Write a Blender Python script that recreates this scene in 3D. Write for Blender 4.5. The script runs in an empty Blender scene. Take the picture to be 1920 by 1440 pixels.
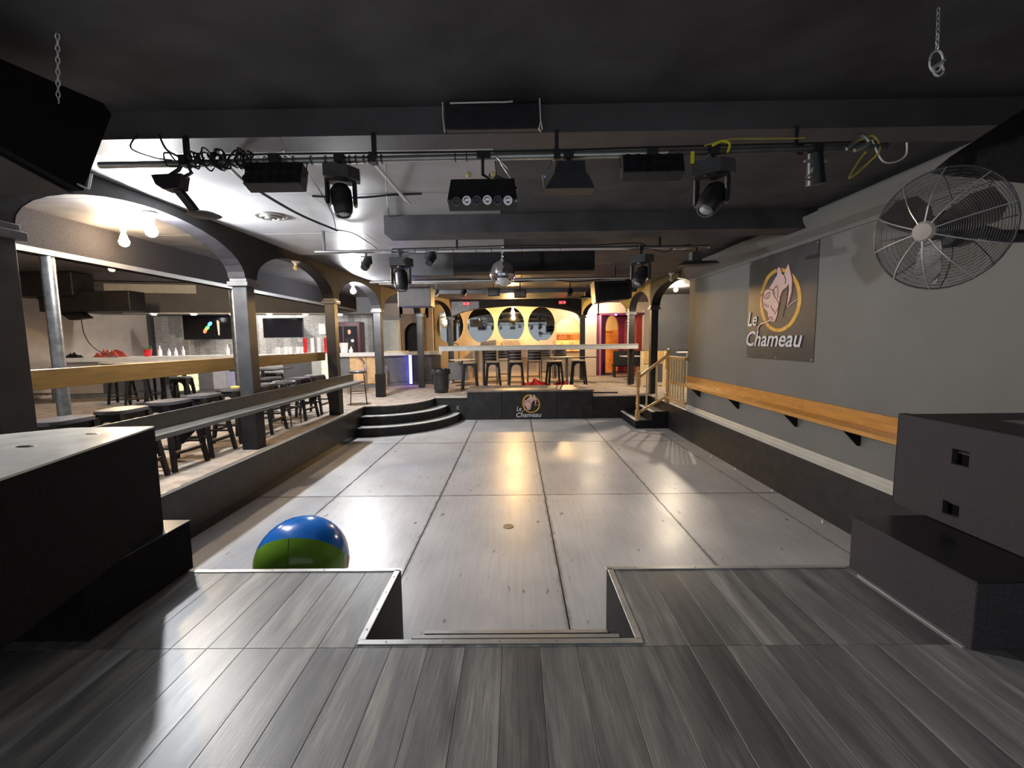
import bpy, bmesh, math, random
from mathutils import Vector, Matrix
random.seed(7)
SC = bpy.context.scene
COL = SC.collection
V = Vector
PI = math.pi

# ---------------------------------------------------------------- camera, world, exposure
HC, HS = 2.05, 0.59                      # eye height above the dance floor, height of stage and deck
cd = bpy.data.cameras.new('camera'); cam = bpy.data.objects.new('camera', cd); COL.objects.link(cam)
cd.sensor_width = 36; cd.lens = 830 / 1920 * 36; cd.clip_start = 0.05; cd.clip_end = 200
_p, _r, _y = math.radians(5.64), math.radians(0.7), math.radians(0.5)
fw = V((-math.sin(_y)*math.cos(_p), math.cos(_y)*math.cos(_p), -math.sin(_p)))
rt = V((math.cos(_y), math.sin(_y), 0)); up = rt.cross(fw)
rt2 = rt*math.cos(_r) - up*math.sin(_r); up2 = up*math.cos(_r) + rt*math.sin(_r)
cam.matrix_world = Matrix(((rt2.x, up2.x, -fw.x, 0), (rt2.y, up2.y, -fw.y, 0), (rt2.z, up2.z, -fw.z, HC), (0, 0, 0, 1)))
SC.camera = cam
w = bpy.data.worlds.new('world'); SC.world = w; w.use_nodes = True
w.node_tree.nodes['Background'].inputs[0].default_value = (0.86, 0.90, 0.96, 1)
w.node_tree.nodes['Background'].inputs[1].default_value = 0.18     # dim ambient fill added, entering where the room is left open behind the camera
SC.view_settings.view_transform = 'Standard'; SC.view_settings.look = 'None'
SC.view_settings.exposure = 1.58; SC.view_settings.gamma = 1
SC.view_settings.use_curve_mapping = False
BULB = 1000.0                                                       # radiance of a bare bulb

# ---------------------------------------------------------------- materials
MATS = {}
def mat(name, col, rough=0.6, metal=0.0, var=0.15, scale=6.0, bump=0.0, bscale=40.0, spec=0.5,
        col2=None, emit=None, estr=0.0, rvar=0.0, alpha=1.0, stretch=None, trans=0.0, rand=0.0):
    if name in MATS: return MATS[name]
    m = bpy.data.materials.new(name); m.use_nodes = True
    n, l = m.node_tree.nodes, m.node_tree.links
    b = n['Principled BSDF']
    b.inputs['Roughness'].default_value = rough; b.inputs['Metallic'].default_value = metal
    b.inputs['Specular IOR Level'].default_value = spec
    tc = n.new('ShaderNodeTexCoord'); mp = n.new('ShaderNodeMapping'); l.new(tc.outputs['Object'], mp.inputs[0])
    if stretch: mp.inputs['Scale'].default_value = stretch
    if rand:
        oi = n.new('ShaderNodeObjectInfo'); mul = n.new('ShaderNodeMath'); mul.operation = 'MULTIPLY'
        mul.inputs[1].default_value = 37.0; l.new(oi.outputs['Random'], mul.inputs[0])
        cmb = n.new('ShaderNodeCombineXYZ')
        for k in range(3): l.new(mul.outputs[0], cmb.inputs[k])
        l.new(cmb.outputs[0], mp.inputs['Location'])
    ns = n.new('ShaderNodeTexNoise'); ns.inputs['Scale'].default_value = scale; ns.inputs['Detail'].default_value = 5
    l.new(mp.outputs[0], ns.inputs[0])
    rp = n.new('ShaderNodeValToRGB')
    c = V(col[:3]); c2 = V(col2[:3]) if col2 else c*(1+var)
    lo = c*(1-var)
    rp.color_ramp.elements[0].position = 0.32; rp.color_ramp.elements[1].position = 0.68
    rp.color_ramp.elements[0].color = (*lo, 1); rp.color_ramp.elements[1].color = (*c2, 1)
    l.new(ns.outputs['Fac'], rp.inputs[0])
    out = rp.outputs[0]
    if rand:
        hs = n.new('ShaderNodeHueSaturation'); mr = n.new('ShaderNodeMapRange')
        mr.inputs['To Min'].default_value = 1-rand; mr.inputs['To Max'].default_value = 1+rand
        l.new(oi.outputs['Random'], mr.inputs[0]); l.new(mr.outputs[0], hs.inputs['Value']); l.new(out, hs.inputs['Color']); out = hs.outputs[0]
    l.new(out, b.inputs['Base Color'])
    if rvar:
        m2 = n.new('ShaderNodeMapRange'); m2.inputs['To Min'].default_value = max(0, rough-rvar); m2.inputs['To Max'].default_value = rough+rvar
        n2 = n.new('ShaderNodeTexNoise'); n2.inputs['Scale'].default_value = scale*1.7; n2.inputs['Detail'].default_value = 6
        l.new(mp.outputs[0], n2.inputs[0]); l.new(n2.outputs['Fac'], m2.inputs[0]); l.new(m2.outputs[0], b.inputs['Roughness'])
    if bump:
        n3 = n.new('ShaderNodeTexNoise'); n3.inputs['Scale'].default_value = bscale; n3.inputs['Detail'].default_value = 3
        l.new(tc.outputs['Object'], n3.inputs[0])
        bp = n.new('ShaderNodeBump'); bp.inputs['Strength'].default_value = bump; bp.inputs['Distance'].default_value = 0.01
        l.new(n3.outputs['Fac'], bp.inputs['Height']); l.new(bp.outputs[0], b.inputs['Normal'])
    if emit is not None:
        b.inputs['Emission Color'].default_value = (*emit, 1); b.inputs['Emission Strength'].default_value = estr
    if trans: b.inputs['Transmission Weight'].default_value = trans
    if alpha < 1: b.inputs['Alpha'].default_value = alpha
    MATS[name] = m
    return m
M_black = mat('black paint', (0.012, 0.011, 0.013), 0.6, var=.3, bump=.15, bscale=70, spec=.25)
M_felt = mat('black felt covering', (0.011, 0.010, 0.011), 0.9, var=.3, scale=60, bump=.2, bscale=200, spec=.08)
M_blackg = mat('glossy black', (0.012, 0.012, 0.014), 0.28, var=.3)
M_carpetbox = mat('speaker carpet', (0.070, 0.062, 0.066), 0.95, var=.35, scale=160, bump=.5, bscale=220, spec=.1)
M_ceil = mat('black ceiling', (0.062, 0.060, 0.064), 0.55, var=.35, scale=3, bump=.5, bscale=150, rvar=.12)
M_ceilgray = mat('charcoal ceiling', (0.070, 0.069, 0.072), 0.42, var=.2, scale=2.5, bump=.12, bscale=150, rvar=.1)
M_ceillit = mat('ceiling painted lamplit', (0.40, 0.40, 0.41), 0.38, var=.12, scale=2.5, bump=.08, bscale=150, rvar=.08)  # paler copy of the ceiling: lamplight put into the colour
M_wall = mat('grey wall paint', (0.165, 0.165, 0.155), 0.6, var=.05, scale=2, bump=.12, bscale=120)
M_darkwall = mat('dark grey wall', (0.10, 0.10, 0.105), 0.6, var=.1, scale=3, bump=.1)
M_cream = mat('cream wall', (0.60, 0.50, 0.40), 0.6, var=.05, scale=3, bump=.08)
M_taupe = mat('taupe wall', (0.42, 0.36, 0.31), 0.6, var=.08, scale=3)
M_pillar = mat('grey black pillar', (0.040, 0.040, 0.043), 0.38, var=.25, scale=5, rvar=.1)
M_pillarb = mat('black pillar paint', (0.014, 0.014, 0.015), 0.45, var=.25, scale=5)
M_header = mat('header plaster', (0.014, 0.013, 0.013), 0.6, spec=.2, var=.3, scale=5, bump=.3, bscale=90)
M_brown = mat('stained underside', (0.13, 0.08, 0.04), 0.6, var=.2, scale=6)
M_stone = mat('grey crackle panel', (0.26, 0.26, 0.28), 0.5, var=.35, scale=30)
M_kick = mat('black kick wall', (0.014, 0.0135, 0.014), 0.45, var=.5, scale=7, bump=.2, bscale=40, rvar=.12)
M_deck = mat('worn carpet deck', (0.40, 0.33, 0.27), 0.85, var=.28, scale=5, bump=.3, bscale=200)
M_white = mat('white trim', (0.75, 0.74, 0.70), 0.4, var=.05)
M_alu = mat('aluminium', (0.78, 0.78, 0.76), 0.32, 0.75, var=.06, rvar=.08)
M_chrome = mat('chrome', (0.70, 0.70, 0.72), 0.18, 1.0, var=.05)
M_steel = mat('galvanised pipe', (0.42, 0.42, 0.40), 0.36, 0.8, var=.15, scale=8, rvar=.1)
M_orange = mat('honey varnished wood', (0.62, 0.30, 0.075), 0.25, var=.12, scale=5, stretch=(6, .6, 6), rvar=.08)
M_pine = mat('pine wood', (0.66, 0.40, 0.16), 0.35, var=.12, scale=7)
M_maple = mat('pale maple', (0.80, 0.62, 0.34), 0.4, var=.1, scale=7)
M_rail = mat('grey rail paint', (0.50, 0.50, 0.47), 0.5, var=.08)
M_red = mat('red fabric', (0.62, 0.015, 0.02), 0.45, var=.35, scale=12)
M_fix = mat('fixture plastic', (0.018, 0.018, 0.020), 0.38, var=.3, scale=20, bump=.1)
M_fixg = mat('fixture grey', (0.07, 0.07, 0.072), 0.4, var=.3)
M_rubber = mat('cable rubber', (0.012, 0.012, 0.012), 0.5, var=.2)
M_lens = mat('lens glass', (0.35, 0.37, 0.40), 0.06, 0.6, var=.3)
M_yellow = mat('yellow tape', (0.85, 0.78, 0.03), 0.5, var=.05)
M_ycord = mat('yellow cord', (0.55, 0.43, 0.08), 0.5, var=.1)
M_mirror = mat('mirror', (0.62, 0.66, 0.66), 0.03, 1.0, var=.02)
M_tile = mat('mirror ball tile', (0.75, 0.76, 0.78), 0.12, 1.0, var=.1, rand=.2)
M_porc = mat('porcelain', (0.8, 0.78, 0.74), 0.3, var=.02)
M_poster = mat('poster charcoal', (0.045, 0.045, 0.047), 0.35, var=.2, scale=4)
M_gold = mat('gold ring', (0.70, 0.38, 0.04), 0.4, var=.25, scale=12)
M_pink = mat('pale pink', (0.72, 0.50, 0.44), 0.5, var=.04)
M_maroon = mat('maroon line', (0.14, 0.02, 0.05), 0.5, var=.1)
M_letter = mat('silver letters', (0.68, 0.68, 0.70), 0.4, var=.15, scale=25)
M_dkred = mat('dark red wall', (0.16, 0.01, 0.03), 0.5, var=.15)
M_redwall = mat('red door', (0.28, 0.04, 0.03), 0.5, var=.15)
M_purple = mat('purple trim', (0.42, 0.16, 0.32), 0.5, var=.1)
M_ochre = mat('ochre plaster', (0.34, 0.25, 0.05), 0.6, var=.2)
M_orwall = mat('orange plaster', (0.80, 0.34, 0.07), 0.6, var=.15)
M_yell = mat('yellow plaster', (0.85, 0.72, 0.38), 0.6, var=.08)
M_barboard = mat('grey barn boards', (0.40, 0.39, 0.37), 0.6, var=.35, scale=4, stretch=(2, 2, 12), rand=.35)
M_bartop = mat('bar top', (0.80, 0.78, 0.77), 0.18, var=.08)
M_barfront = mat('bar front grey', (0.16, 0.16, 0.165), 0.4, var=.15)
M_panelw = mat('stainless panel', (0.72, 0.72, 0.72), 0.25, 0.5, var=.06)
M_blockg = mat('glass block', (0.75, 0.80, 0.50), 0.15, var=.3, scale=14, emit=(.75, .8, .4), estr=.35)
M_tv = mat('tv screen', (0.006, 0.006, 0.008), 0.12, var=.1)
M_bin = mat('bin plastic', (0.022, 0.024, 0.022), 0.4, var=.2)
M_bag = mat('bin bag', (0.02, 0.02, 0.022), 0.18, var=.3, bump=.8, bscale=25)
M_seat = mat('seat lacquer with painted sheen', (0.11, 0.105, 0.11), 0.26, var=.2)  # black seats lifted to grey in place of lamp reflections on their tops
M_stoolw = mat('black stool wood', (0.010, 0.009, 0.009), 0.5, var=.3, scale=14, spec=.25)
M_stringer = mat('stretcher wood', (0.30, 0.17, 0.08), 0.4, var=.2)
M_blue = mat('ball blue', (0.008, 0.16, 0.62), 0.16, var=.03)
M_green = mat('ball green', (0.16, 0.33, 0.03), 0.16, var=.03)
M_bred = mat('ball red', (0.70, 0.05, 0.03), 0.16, var=.03)
M_byel = mat('ball yellow', (0.75, 0.55, 0.02), 0.16, var=.03)
M_borg = mat('ball orange', (0.75, 0.22, 0.02), 0.16, var=.03)
M_drain = mat('drain steel', (0.26, 0.24, 0.22), 0.45, 0.8, var=.2)
M_grime = mat('floor seam grime', (0.03, 0.024, 0.02), 0.9, var=.4)
M_led = mat('blue led', (0.02, 0.03, 0.5), 0.4, emit=(.10, .12, 1.0), estr=5)
M_exit = mat('red exit light', (0.5, 0.02, 0.03), 0.4, emit=(1, .05, .06), estr=1.1)
M_bulbw = mat('cool bulb', (1, 1, 1), 0.4, emit=(.93, .96, 1.0), estr=BULB)
M_bulbwarm = mat('warm bulb', (1, 1, 1), 0.4, emit=(1.0, .72, .42), estr=BULB*.40)
M_bulboff = mat('unlit bulb', (.75, .60, .35), 0.3, var=.03)
M_scr1 = mat('tv rainbow', (0.1, .5, .1), .4, emit=(.1, .8, .15), estr=.8)
M_scr2 = mat('tv blue blob', (0.1, .2, .8), .4, emit=(.1, .4, 1), estr=.9)
M_scr3 = mat('tv red blob', (0.7, .1, .05), .4, emit=(1, .15, .05), estr=.8)
M_plast = mat('clear white plastic', (0.85, 0.85, 0.86), 0.25, var=.05)
M_glass = mat('drinking glass', (0.8, 0.85, 0.85), 0.05, var=.02, alpha=.35)
M_green2 = mat('leafy green', (0.05, 0.16, 0.05), .5, var=.3)

def floor_material():
    m = bpy.data.materials.new('worn dance floor'); m.use_nodes = True
    n, l = m.node_tree.nodes, m.node_tree.links; b = n['Principled BSDF']
    tc = n.new('ShaderNodeTexCoord'); oi = n.new('ShaderNodeObjectInfo')
    n1 = n.new('ShaderNodeTexNoise'); n1.inputs['Scale'].default_value = 1.3; n1.inputs['Detail'].default_value = 8; l.new(tc.outputs['Object'], n1.inputs[0])
    mp = n.new('ShaderNodeMapping'); mp.inputs['Scale'].default_value = (14, .7, 1); l.new(tc.outputs['Object'], mp.inputs[0])
    n2 = n.new('ShaderNodeTexNoise'); n2.inputs['Scale'].default_value = 2.2; n2.inputs['Detail'].default_value = 6; l.new(mp.outputs[0], n2.inputs[0])
    mx = n.new('ShaderNodeMix'); mx.data_type = 'FLOAT'; mx.inputs[0].default_value = .35
    l.new(n1.outputs['Fac'], mx.inputs[2]); l.new(n2.outputs['Fac'], mx.inputs[3])
    rp = n.new('ShaderNodeValToRGB'); e = rp.color_ramp.elements
    e[0].position = .28; e[0].color = (.42, .415, .42, 1); e[1].position = .72; e[1].color = (.68, .67, .675, 1)
    l.new(mx.outputs[0], rp.inputs[0])
    hs = n.new('ShaderNodeHueSaturation'); mr = n.new('ShaderNodeMapRange'); mr.inputs['To Min'].default_value = .88; mr.inputs['To Max'].default_value = 1.08
    l.new(oi.outputs['Random'], mr.inputs[0]); l.new(mr.outputs[0], hs.inputs['Value']); l.new(rp.outputs[0], hs.inputs['Color'])
    # scattered black scuffs
    mp3 = n.new('ShaderNodeMapping'); mp3.inputs['Scale'].default_value = (3, 1, 1); l.new(tc.outputs['Object'], mp3.inputs[0])
    n3 = n.new('ShaderNodeTexNoise'); n3.inputs['Scale'].default_value = 5; n3.inputs['Detail'].default_value = 9; l.new(mp3.outputs[0], n3.inputs[0])
    r3 = n.new('ShaderNodeValToRGB'); r3.color_ramp.elements[0].position = .66; r3.color_ramp.elements[0].color = (0, 0, 0, 1)
    r3.color_ramp.elements[1].position = .72; r3.color_ramp.elements[1].color = (1, 1, 1, 1); l.new(n3.outputs['Fac'], r3.inputs[0])
    m3 = n.new('ShaderNodeMix'); m3.data_type = 'RGBA'; l.new(r3.outputs[0], m3.inputs[0]); l.new(hs.outputs[0], m3.inputs[6]); m3.inputs[7].default_value = (.14, .13, .14, 1)
    # grime worn into the joints, from each panel's own edges
    sp = n.new('ShaderNodeSeparateXYZ'); l.new(tc.outputs['Generated'], sp.inputs[0])
    def mth(op, a, c):
        q = n.new('ShaderNodeMath'); q.operation = op
        for k, v in enumerate((a, c)):
            if v is None: continue
            if isinstance(v, (int, float)): q.inputs[k].default_value = v
            else: l.new(v, q.inputs[k])
        return q.outputs[0]
    ex = mth('ABSOLUTE', mth('SUBTRACT', sp.outputs[0], .5), None); ey = mth('ABSOLUTE', mth('SUBTRACT', sp.outputs[1], .5), None)
    edge = mth('MAXIMUM', mth('MULTIPLY', ex, 1.0), mth('ADD', mth('MULTIPLY', mth('SUBTRACT', ey, .5), 2.2), .5))
    n5 = n.new('ShaderNodeTexNoise'); n5.inputs['Scale'].default_value = 6; n5.inputs['Detail'].default_value = 6; l.new(tc.outputs['Object'], n5.inputs[0])
    e2 = mth('ADD', edge, mth('MULTIPLY', mth('SUBTRACT', n5.outputs['Fac'], .5), .05))
    mr5 = n.new('ShaderNodeMapRange'); mr5.inputs['From Min'].default_value = .480; mr5.inputs['From Max'].default_value = .502; mr5.inputs['To Max'].default_value = .75; l.new(e2, mr5.inputs[0])
    m5 = n.new('ShaderNodeMix'); m5.data_type = 'RGBA'; l.new(mr5.outputs[0], m5.inputs[0]); l.new(m3.outputs[2], m5.inputs[6]); m5.inputs[7].default_value = (.15, .13, .12, 1)
    l.new(m5.outputs[2], b.inputs['Base Color'])
    r2 = n.new('ShaderNodeMapRange'); r2.inputs['To Min'].default_value = .22; r2.inputs['To Max'].default_value = .46; l.new(n1.outputs['Fac'], r2.inputs[0]); l.new(r2.outputs[0], b.inputs['Roughness'])
    b.inputs['Specular IOR Level'].default_value = .5
    bp = n.new('ShaderNodeBump'); bp.inputs['Strength'].default_value = .12; bp.inputs['Distance'].default_value = .01
    n4 = n.new('ShaderNodeTexNoise'); n4.inputs['Scale'].default_value = 9; l.new(tc.outputs['Object'], n4.inputs[0]); l.new(n4.outputs['Fac'], bp.inputs['Height']); l.new(bp.outputs[0], b.inputs['Normal'])
    return m
def plank_material():
    m = bpy.data.materials.new('grey oak vinyl plank'); m.use_nodes = True
    n, l = m.node_tree.nodes, m.node_tree.links; b = n['Principled BSDF']
    tc = n.new('ShaderNodeTexCoord'); oi = n.new('ShaderNodeObjectInfo')
    mul = n.new('ShaderNodeMath'); mul.operation = 'MULTIPLY'; mul.inputs[1].default_value = 53; l.new(oi.outputs['Random'], mul.inputs[0])
    cb = n.new('ShaderNodeCombineXYZ'); l.new(mul.outputs[0], cb.inputs[0]); l.new(mul.outputs[0], cb.inputs[1])
    def noise(sx, sy, sc, det, dist=0):
        mp = n.new('ShaderNodeMapping'); mp.inputs['Scale'].default_value = (sx, sy, 1); l.new(tc.outputs['Object'], mp.inputs[0]); l.new(cb.outputs[0], mp.inputs['Location'])
        t = n.new('ShaderNodeTexNoise'); t.inputs['Scale'].default_value = sc; t.inputs['Detail'].default_value = det; t.inputs['Distortion'].default_value = dist
        l.new(mp.outputs[0], t.inputs[0]); return t
    a = noise(6, .9, 1.4, 4, .6); g = noise(50, 2.2, 2.0, 7, 1.2); s = noise(3, 3, 30, 4)
    rp = n.new('ShaderNodeValToRGB'); e = rp.color_ramp.elements
    e[0].position = .34; e[0].color = (.10, .10, .105, 1); e[1].position = .68; e[1].color = (.40, .385, .345, 1)
    k = rp.color_ramp.elements.new(.52); k.color = (.22, .217, .21, 1)
    mx = n.new('ShaderNodeMix'); mx.data_type = 'FLOAT'; mx.inputs[0].default_value = .33; l.new(a.outputs['Fac'], mx.inputs[2]); l.new(g.outputs['Fac'], mx.inputs[3])
    l.new(mx.outputs[0], rp.inputs[0])
    hs = n.new('ShaderNodeHueSaturation'); mr = n.new('ShaderNodeMapRange'); mr.inputs['To Min'].default_value = .62; mr.inputs['To Max'].default_value = 1.35
    l.new(oi.outputs['Random'], mr.inputs[0]); l.new(mr.outputs[0], hs.inputs['Value']); l.new(rp.outputs[0], hs.inputs['Color']); l.new(hs.outputs[0], b.inputs['Base Color'])
    r2 = n.new('ShaderNodeMapRange'); r2.inputs['To Min'].default_value = .30; r2.inputs['To Max'].default_value = .48; l.new(g.outputs['Fac'], r2.inputs[0]); l.new(r2.outputs[0], b.inputs['Roughness'])
    bp = n.new('ShaderNodeBump'); bp.inputs['Strength'].default_value = .12; bp.inputs['Distance'].default_value = .004; l.new(g.outputs['Fac'], bp.inputs['Height']); l.new(bp.outputs[0], b.inputs['Normal'])
    return m
M_floor = floor_material(); M_plank = plank_material()

# ---------------------------------------------------------------- geometry helpers
def R(a, ax='Z'): return Matrix.Rotation(math.radians(a), 4, ax)
def T(x, y=0, z=0): return Matrix.Translation(V((x, y, z)))
def frame2(p0, p1, z=0):
    """local X from p0 to p1 on plan, local Y up, local Z across"""
    d = V((p1[0]-p0[0], p1[1]-p0[1], 0)).normalized(); u = V((0, 0, 1)); c = d.cross(u)
    return Matrix(((d.x, u.x, c.x, p0[0]), (d.y, u.y, c.y, p0[1]), (d.z, u.z, c.z, z), (0, 0, 0, 1)))
def aim(o, d, upv=V((0, 0, 1))):
    """local Z along d at o"""
    z = V(d).normalized(); x = upv.cross(z)
    if x.length < 1e-4: x = V((1, 0, 0))
    x.normalize(); y = z.cross(x)
    return Matrix(((x.x, y.x, z.x, o[0]), (x.y, y.y, z.y, o[1]), (x.z, y.z, z.z, o[2]), (0, 0, 0, 1)))
class MB:
    def __init__(s): s.b = bmesh.new()
    def box(s, c, d, m=None, bev=0):
        vs = bmesh.ops.create_cube(s.b, size=1)['verts']
        mm = (m or Matrix()) @ T(*c) @ Matrix.Diagonal((d[0], d[1], d[2], 1))
        bmesh.ops.transform(s.b, matrix=mm, verts=vs)
        if bev:
            es = list({e for v in vs for e in v.link_edges})
            bmesh.ops.bevel(s.b, geom=es, offset=bev, segments=1, affect='EDGES')
        return s
    def b2(s, a, b, m=None, bev=0):
        return s.box([(a[i]+b[i])/2 for i in range(3)], [abs(b[i]-a[i]) for i in range(3)], m, bev)
    def bar(s, p, q, wx, wy):
        p, q = V(p), V(q); m = aim(p, q-p); L = (q-p).length
        return s.box((0, 0, L/2), (wx, wy, L), m)
    def tbar(s, p, q, w0, w1, d0=None, d1=None):
        p, q = V(p), V(q); m = aim(p, q-p, V((0, 1, .001))); L = (q-p).length; d0 = d0 or w0; d1 = d1 or w1
        vs = [s.b.verts.new(m @ V((x*wd/2, y*dd/2, z))) for z, wd, dd in ((0, w0, d0), (L, w1, d1)) for x, y in ((-1, -1), (1, -1), (1, 1), (-1, 1))]
        for f in ((0, 1, 2, 3), (4, 5, 6, 7), (0, 1, 5, 4), (1, 2, 6, 5), (2, 3, 7, 6), (3, 0, 4, 7)): s.b.faces.new([vs[i] for i in f])
        return s
    def cyl(s, p, q, r, r2=None, seg=14, cap=True):
        p, q = V(p), V(q); m = aim(p, q-p); L = (q-p).length
        return s.lathe([(r, 0), (r2 if r2 is not None else r, L)], m, seg, cap)
    def lathe(s, prof, m=None, seg=18, cap=True):
        m = m or Matrix(); rings = []
        for r, z in prof:
            rings.append([s.b.verts.new(m @ V((r*math.cos(2*PI*i/seg), r*math.sin(2*PI*i/seg), z))) for i in range(seg)] if r > 1e-6 else [s.b.verts.new(m @ V((0, 0, z)))])
        for a, b in zip(rings, rings[1:]):
            for i in range(seg):
                j = (i+1) % seg
                q = ([a[i], a[j]] if len(a) > 1 else [a[0]]) + ([b[j], b[i]] if len(b) > 1 else [b[0]])
                if len(q) >= 3: s.b.faces.new(q)
        if cap:
            for a in (rings[0], rings[-1]):
                if len(a) > 2: s.b.faces.new(a)
        return s
    def tube(s, pts, r, seg=7, closed=False):
        pts = [V(p) for p in pts]; n = len(pts); rings = []; upv = V((.13, .21, .97)).normalized()
        for i, p in enumerate(pts):
            t = (pts[(i+1) % n]-pts[i-1]) if closed else (pts[min(i+1, n-1)]-pts[max(i-1, 0)])
            t.normalize(); x = upv.cross(t)
            if x.length < .05: x = V((1, 0, 0)).cross(t)
            x.normalize(); y = t.cross(x); rr = r[i] if isinstance(r, (list, tuple)) else r
            rings.append([s.b.verts.new(p + (x*math.cos(2*PI*k/seg)+y*math.sin(2*PI*k/seg))*rr) for k in range(seg)])
        for i in range(n if closed else n-1):
            a, b = rings[i], rings[(i+1) % n]
            for k in range(seg): s.b.faces.new([a[k], a[(k+1) % seg], b[(k+1) % seg], b[k]])
        if not closed: s.b.faces.new(rings[0]); s.b.faces.new(rings[-1])
        return s
    def prism(s, poly, z0, z1, m=None):
        m = m or Matrix()
        lo = [s.b.verts.new(m @ V((p[0], p[1], z0))) for p in poly]; hi = [s.b.verts.new(m @ V((p[0], p[1], z1))) for p in poly]
        s.b.faces.new(lo); s.b.faces.new(hi); n = len(poly)
        for i in range(n): s.b.faces.new([lo[i], lo[(i+1) % n], hi[(i+1) % n], hi[i]])
        return s
    def ball(s, c, r, u=16, v=10, sc=(1, 1, 1), m=None):
        vs = bmesh.ops.create_uvsphere(s.b, u_segments=u, v_segments=v, radius=r)['verts']
        bmesh.ops.transform(s.b, matrix=(m or Matrix()) @ T(*c) @ Matrix.Diagonal((*sc, 1)), verts=vs); return s
    def data(s, name, material, smooth=True):
        bmesh.ops.recalc_face_normals(s.b, faces=s.b.faces)
        for f in s.b.faces: f.smooth = smooth
        if smooth:
            for e in s.b.edges:
                if len(e.link_faces) == 2 and e.calc_face_angle(0) > .46: e.smooth = False
        me = bpy.data.meshes.new(name); s.b.to_mesh(me); s.b.free(); me.materials.append(material); return me
    def obj(s, name, material, parent=None, smooth=True, **kw):
        return link(name, s.data(name, material, smooth), parent, **kw)
def link(name, data, parent=None, kind=None, label=None, cat=None, group=None, loc=None):
    o = bpy.data.objects.new(name, data); COL.objects.link(o)
    if parent is not None:
        o.parent = parent; o.matrix_parent_inverse = WORLD[parent.name].inverted() if parent.name in WORLD else Matrix()
    if loc: o.location = loc
    if kind: o['kind'] = kind
    if label: o['label'] = label
    if cat: o['category'] = cat
    if group: o['group'] = group
    return o
WORLD = {}
def thing(name, label, cat, loc=(0, 0, 0), rz=0, group=None, local=False):
    """Empty at the base of a thing. Parts are given in world coordinates unless local."""
    o = link(name, None, label=label, cat=cat, group=group)
    o.location = loc; o.rotation_euler = (0, 0, math.radians(rz)); o.empty_display_size = .1
    if not local: WORLD[o.name] = T(*loc) @ R(rz)
    return o
def dup(o, loc=None, rz=None, label=None, group=None, parent=None):
    c = o.copy(); COL.objects.link(c)
    if parent is not None: c.parent = parent
    if loc is not None: c.location = loc
    if rz is not None: c.rotation_euler = (0, 0, math.radians(rz))
    if label: c['label'] = label
    if group: c['group'] = group
    for ch in list(o.children): dup(ch, parent=c)
    return c
def struct(name, mb, m, parent=None, smooth=False): return mb.obj(name, m, parent, smooth=smooth, kind='structure' if parent is None else None)
def arc(cx, cy, rx, ry, a0, a1, n): return [(cx+rx*math.cos(math.radians(a0+(a1-a0)*i/n)), cy+ry*math.sin(math.radians(a0+(a1-a0)*i/n))) for i in range(n+1)]
def plate(name, outer, holes, th, m, material, parent=None, **kw):
    """flat plate with holes, extruded by th along local Z"""
    cu = bpy.data.curves.new(name, 'CURVE'); cu.dimensions = '2D'; cu.fill_mode = 'BOTH'; cu.extrude = th/2
    for poly in [outer]+holes:
        sp = cu.splines.new('POLY'); sp.points.add(len(poly)-1); sp.use_cyclic_u = True
        for i, p in enumerate(poly): sp.points[i].co = (p[0], p[1], 0, 1)
    t = bpy.data.objects.new('tmp', cu); COL.objects.link(t)
    me = bpy.data.meshes.new_from_object(t.evaluated_get(bpy.context.evaluated_depsgraph_get()))
    bpy.data.objects.remove(t); bpy.data.curves.remove(cu)
    me.name = name; me.transform(m); me.materials.clear(); me.materials.append(material)
    return link(name, me, parent, **kw)
def text_mesh(body, size, m, material, parent, name='letters', depth=.002, shear=.25, fit=1.0):
    cu = bpy.data.curves.new('t', 'FONT'); cu.body = body; cu.size = size; cu.shear = shear; cu.extrude = depth; cu.offset = size*.012; cu.resolution_u = 3
    t = bpy.data.objects.new('tmp', cu); COL.objects.link(t)
    me = bpy.data.meshes.new_from_object(t.evaluated_get(bpy.context.evaluated_depsgraph_get()))
    bpy.data.objects.remove(t); bpy.data.curves.remove(cu)
    x0_ = min(v.co.x for v in me.vertices); x1_ = max(v.co.x for v in me.vertices)
    me.transform(m @ Matrix.Diagonal((fit/(x1_-x0_), 1, 1, 1)) @ T(-x0_, 0, 0)); me.materials.clear(); me.materials.append(material)
    return link(name, me, parent)
def spline(pts, n=8):
    pts = [V(p) for p in pts]; out = []
    for i in range(len(pts)-1):
        a = pts[max(i-1, 0)]; b = pts[i]; c = pts[i+1]; d = pts[min(i+2, len(pts)-1)]
        for k in range(n):
            t = k/n; out.append(.5*((2*b)+(c-a)*t+(2*a-5*b+4*c-d)*t*t+(3*b-a-3*c+d)*t**3))
    out.append(pts[-1]); return out

XL, XR = -3.47, 3.47
ZC = 3.5
# ================================================================= STRUCTURE
# dance floor: panels with grimy joints
floor = struct('floor', MB().b2((-3.47, 1.2, -.10), (3.47, 11.9, -.012)), M_grime)
xs = [-3.47, -2.42, -1.02, .365, 1.80, 3.15, 3.47]; ys = [1.2, 2.67, 5.72, 8.79, 11.9]
for i in range(len(xs)-1):
    for j in range(len(ys)-1):
        g = .005
        o = MB().b2((-(xs[i+1]-xs[i])/2+g, -(ys[j+1]-ys[j])/2+g, -.012), ((xs[i+1]-xs[i])/2-g, (ys[j+1]-ys[j])/2-g, random.uniform(-.001, .001))).obj('floor_panel', M_floor, floor)
        o.location = ((xs[i]+xs[i+1])/2, (ys[j]+ys[j+1])/2, 0)
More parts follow.
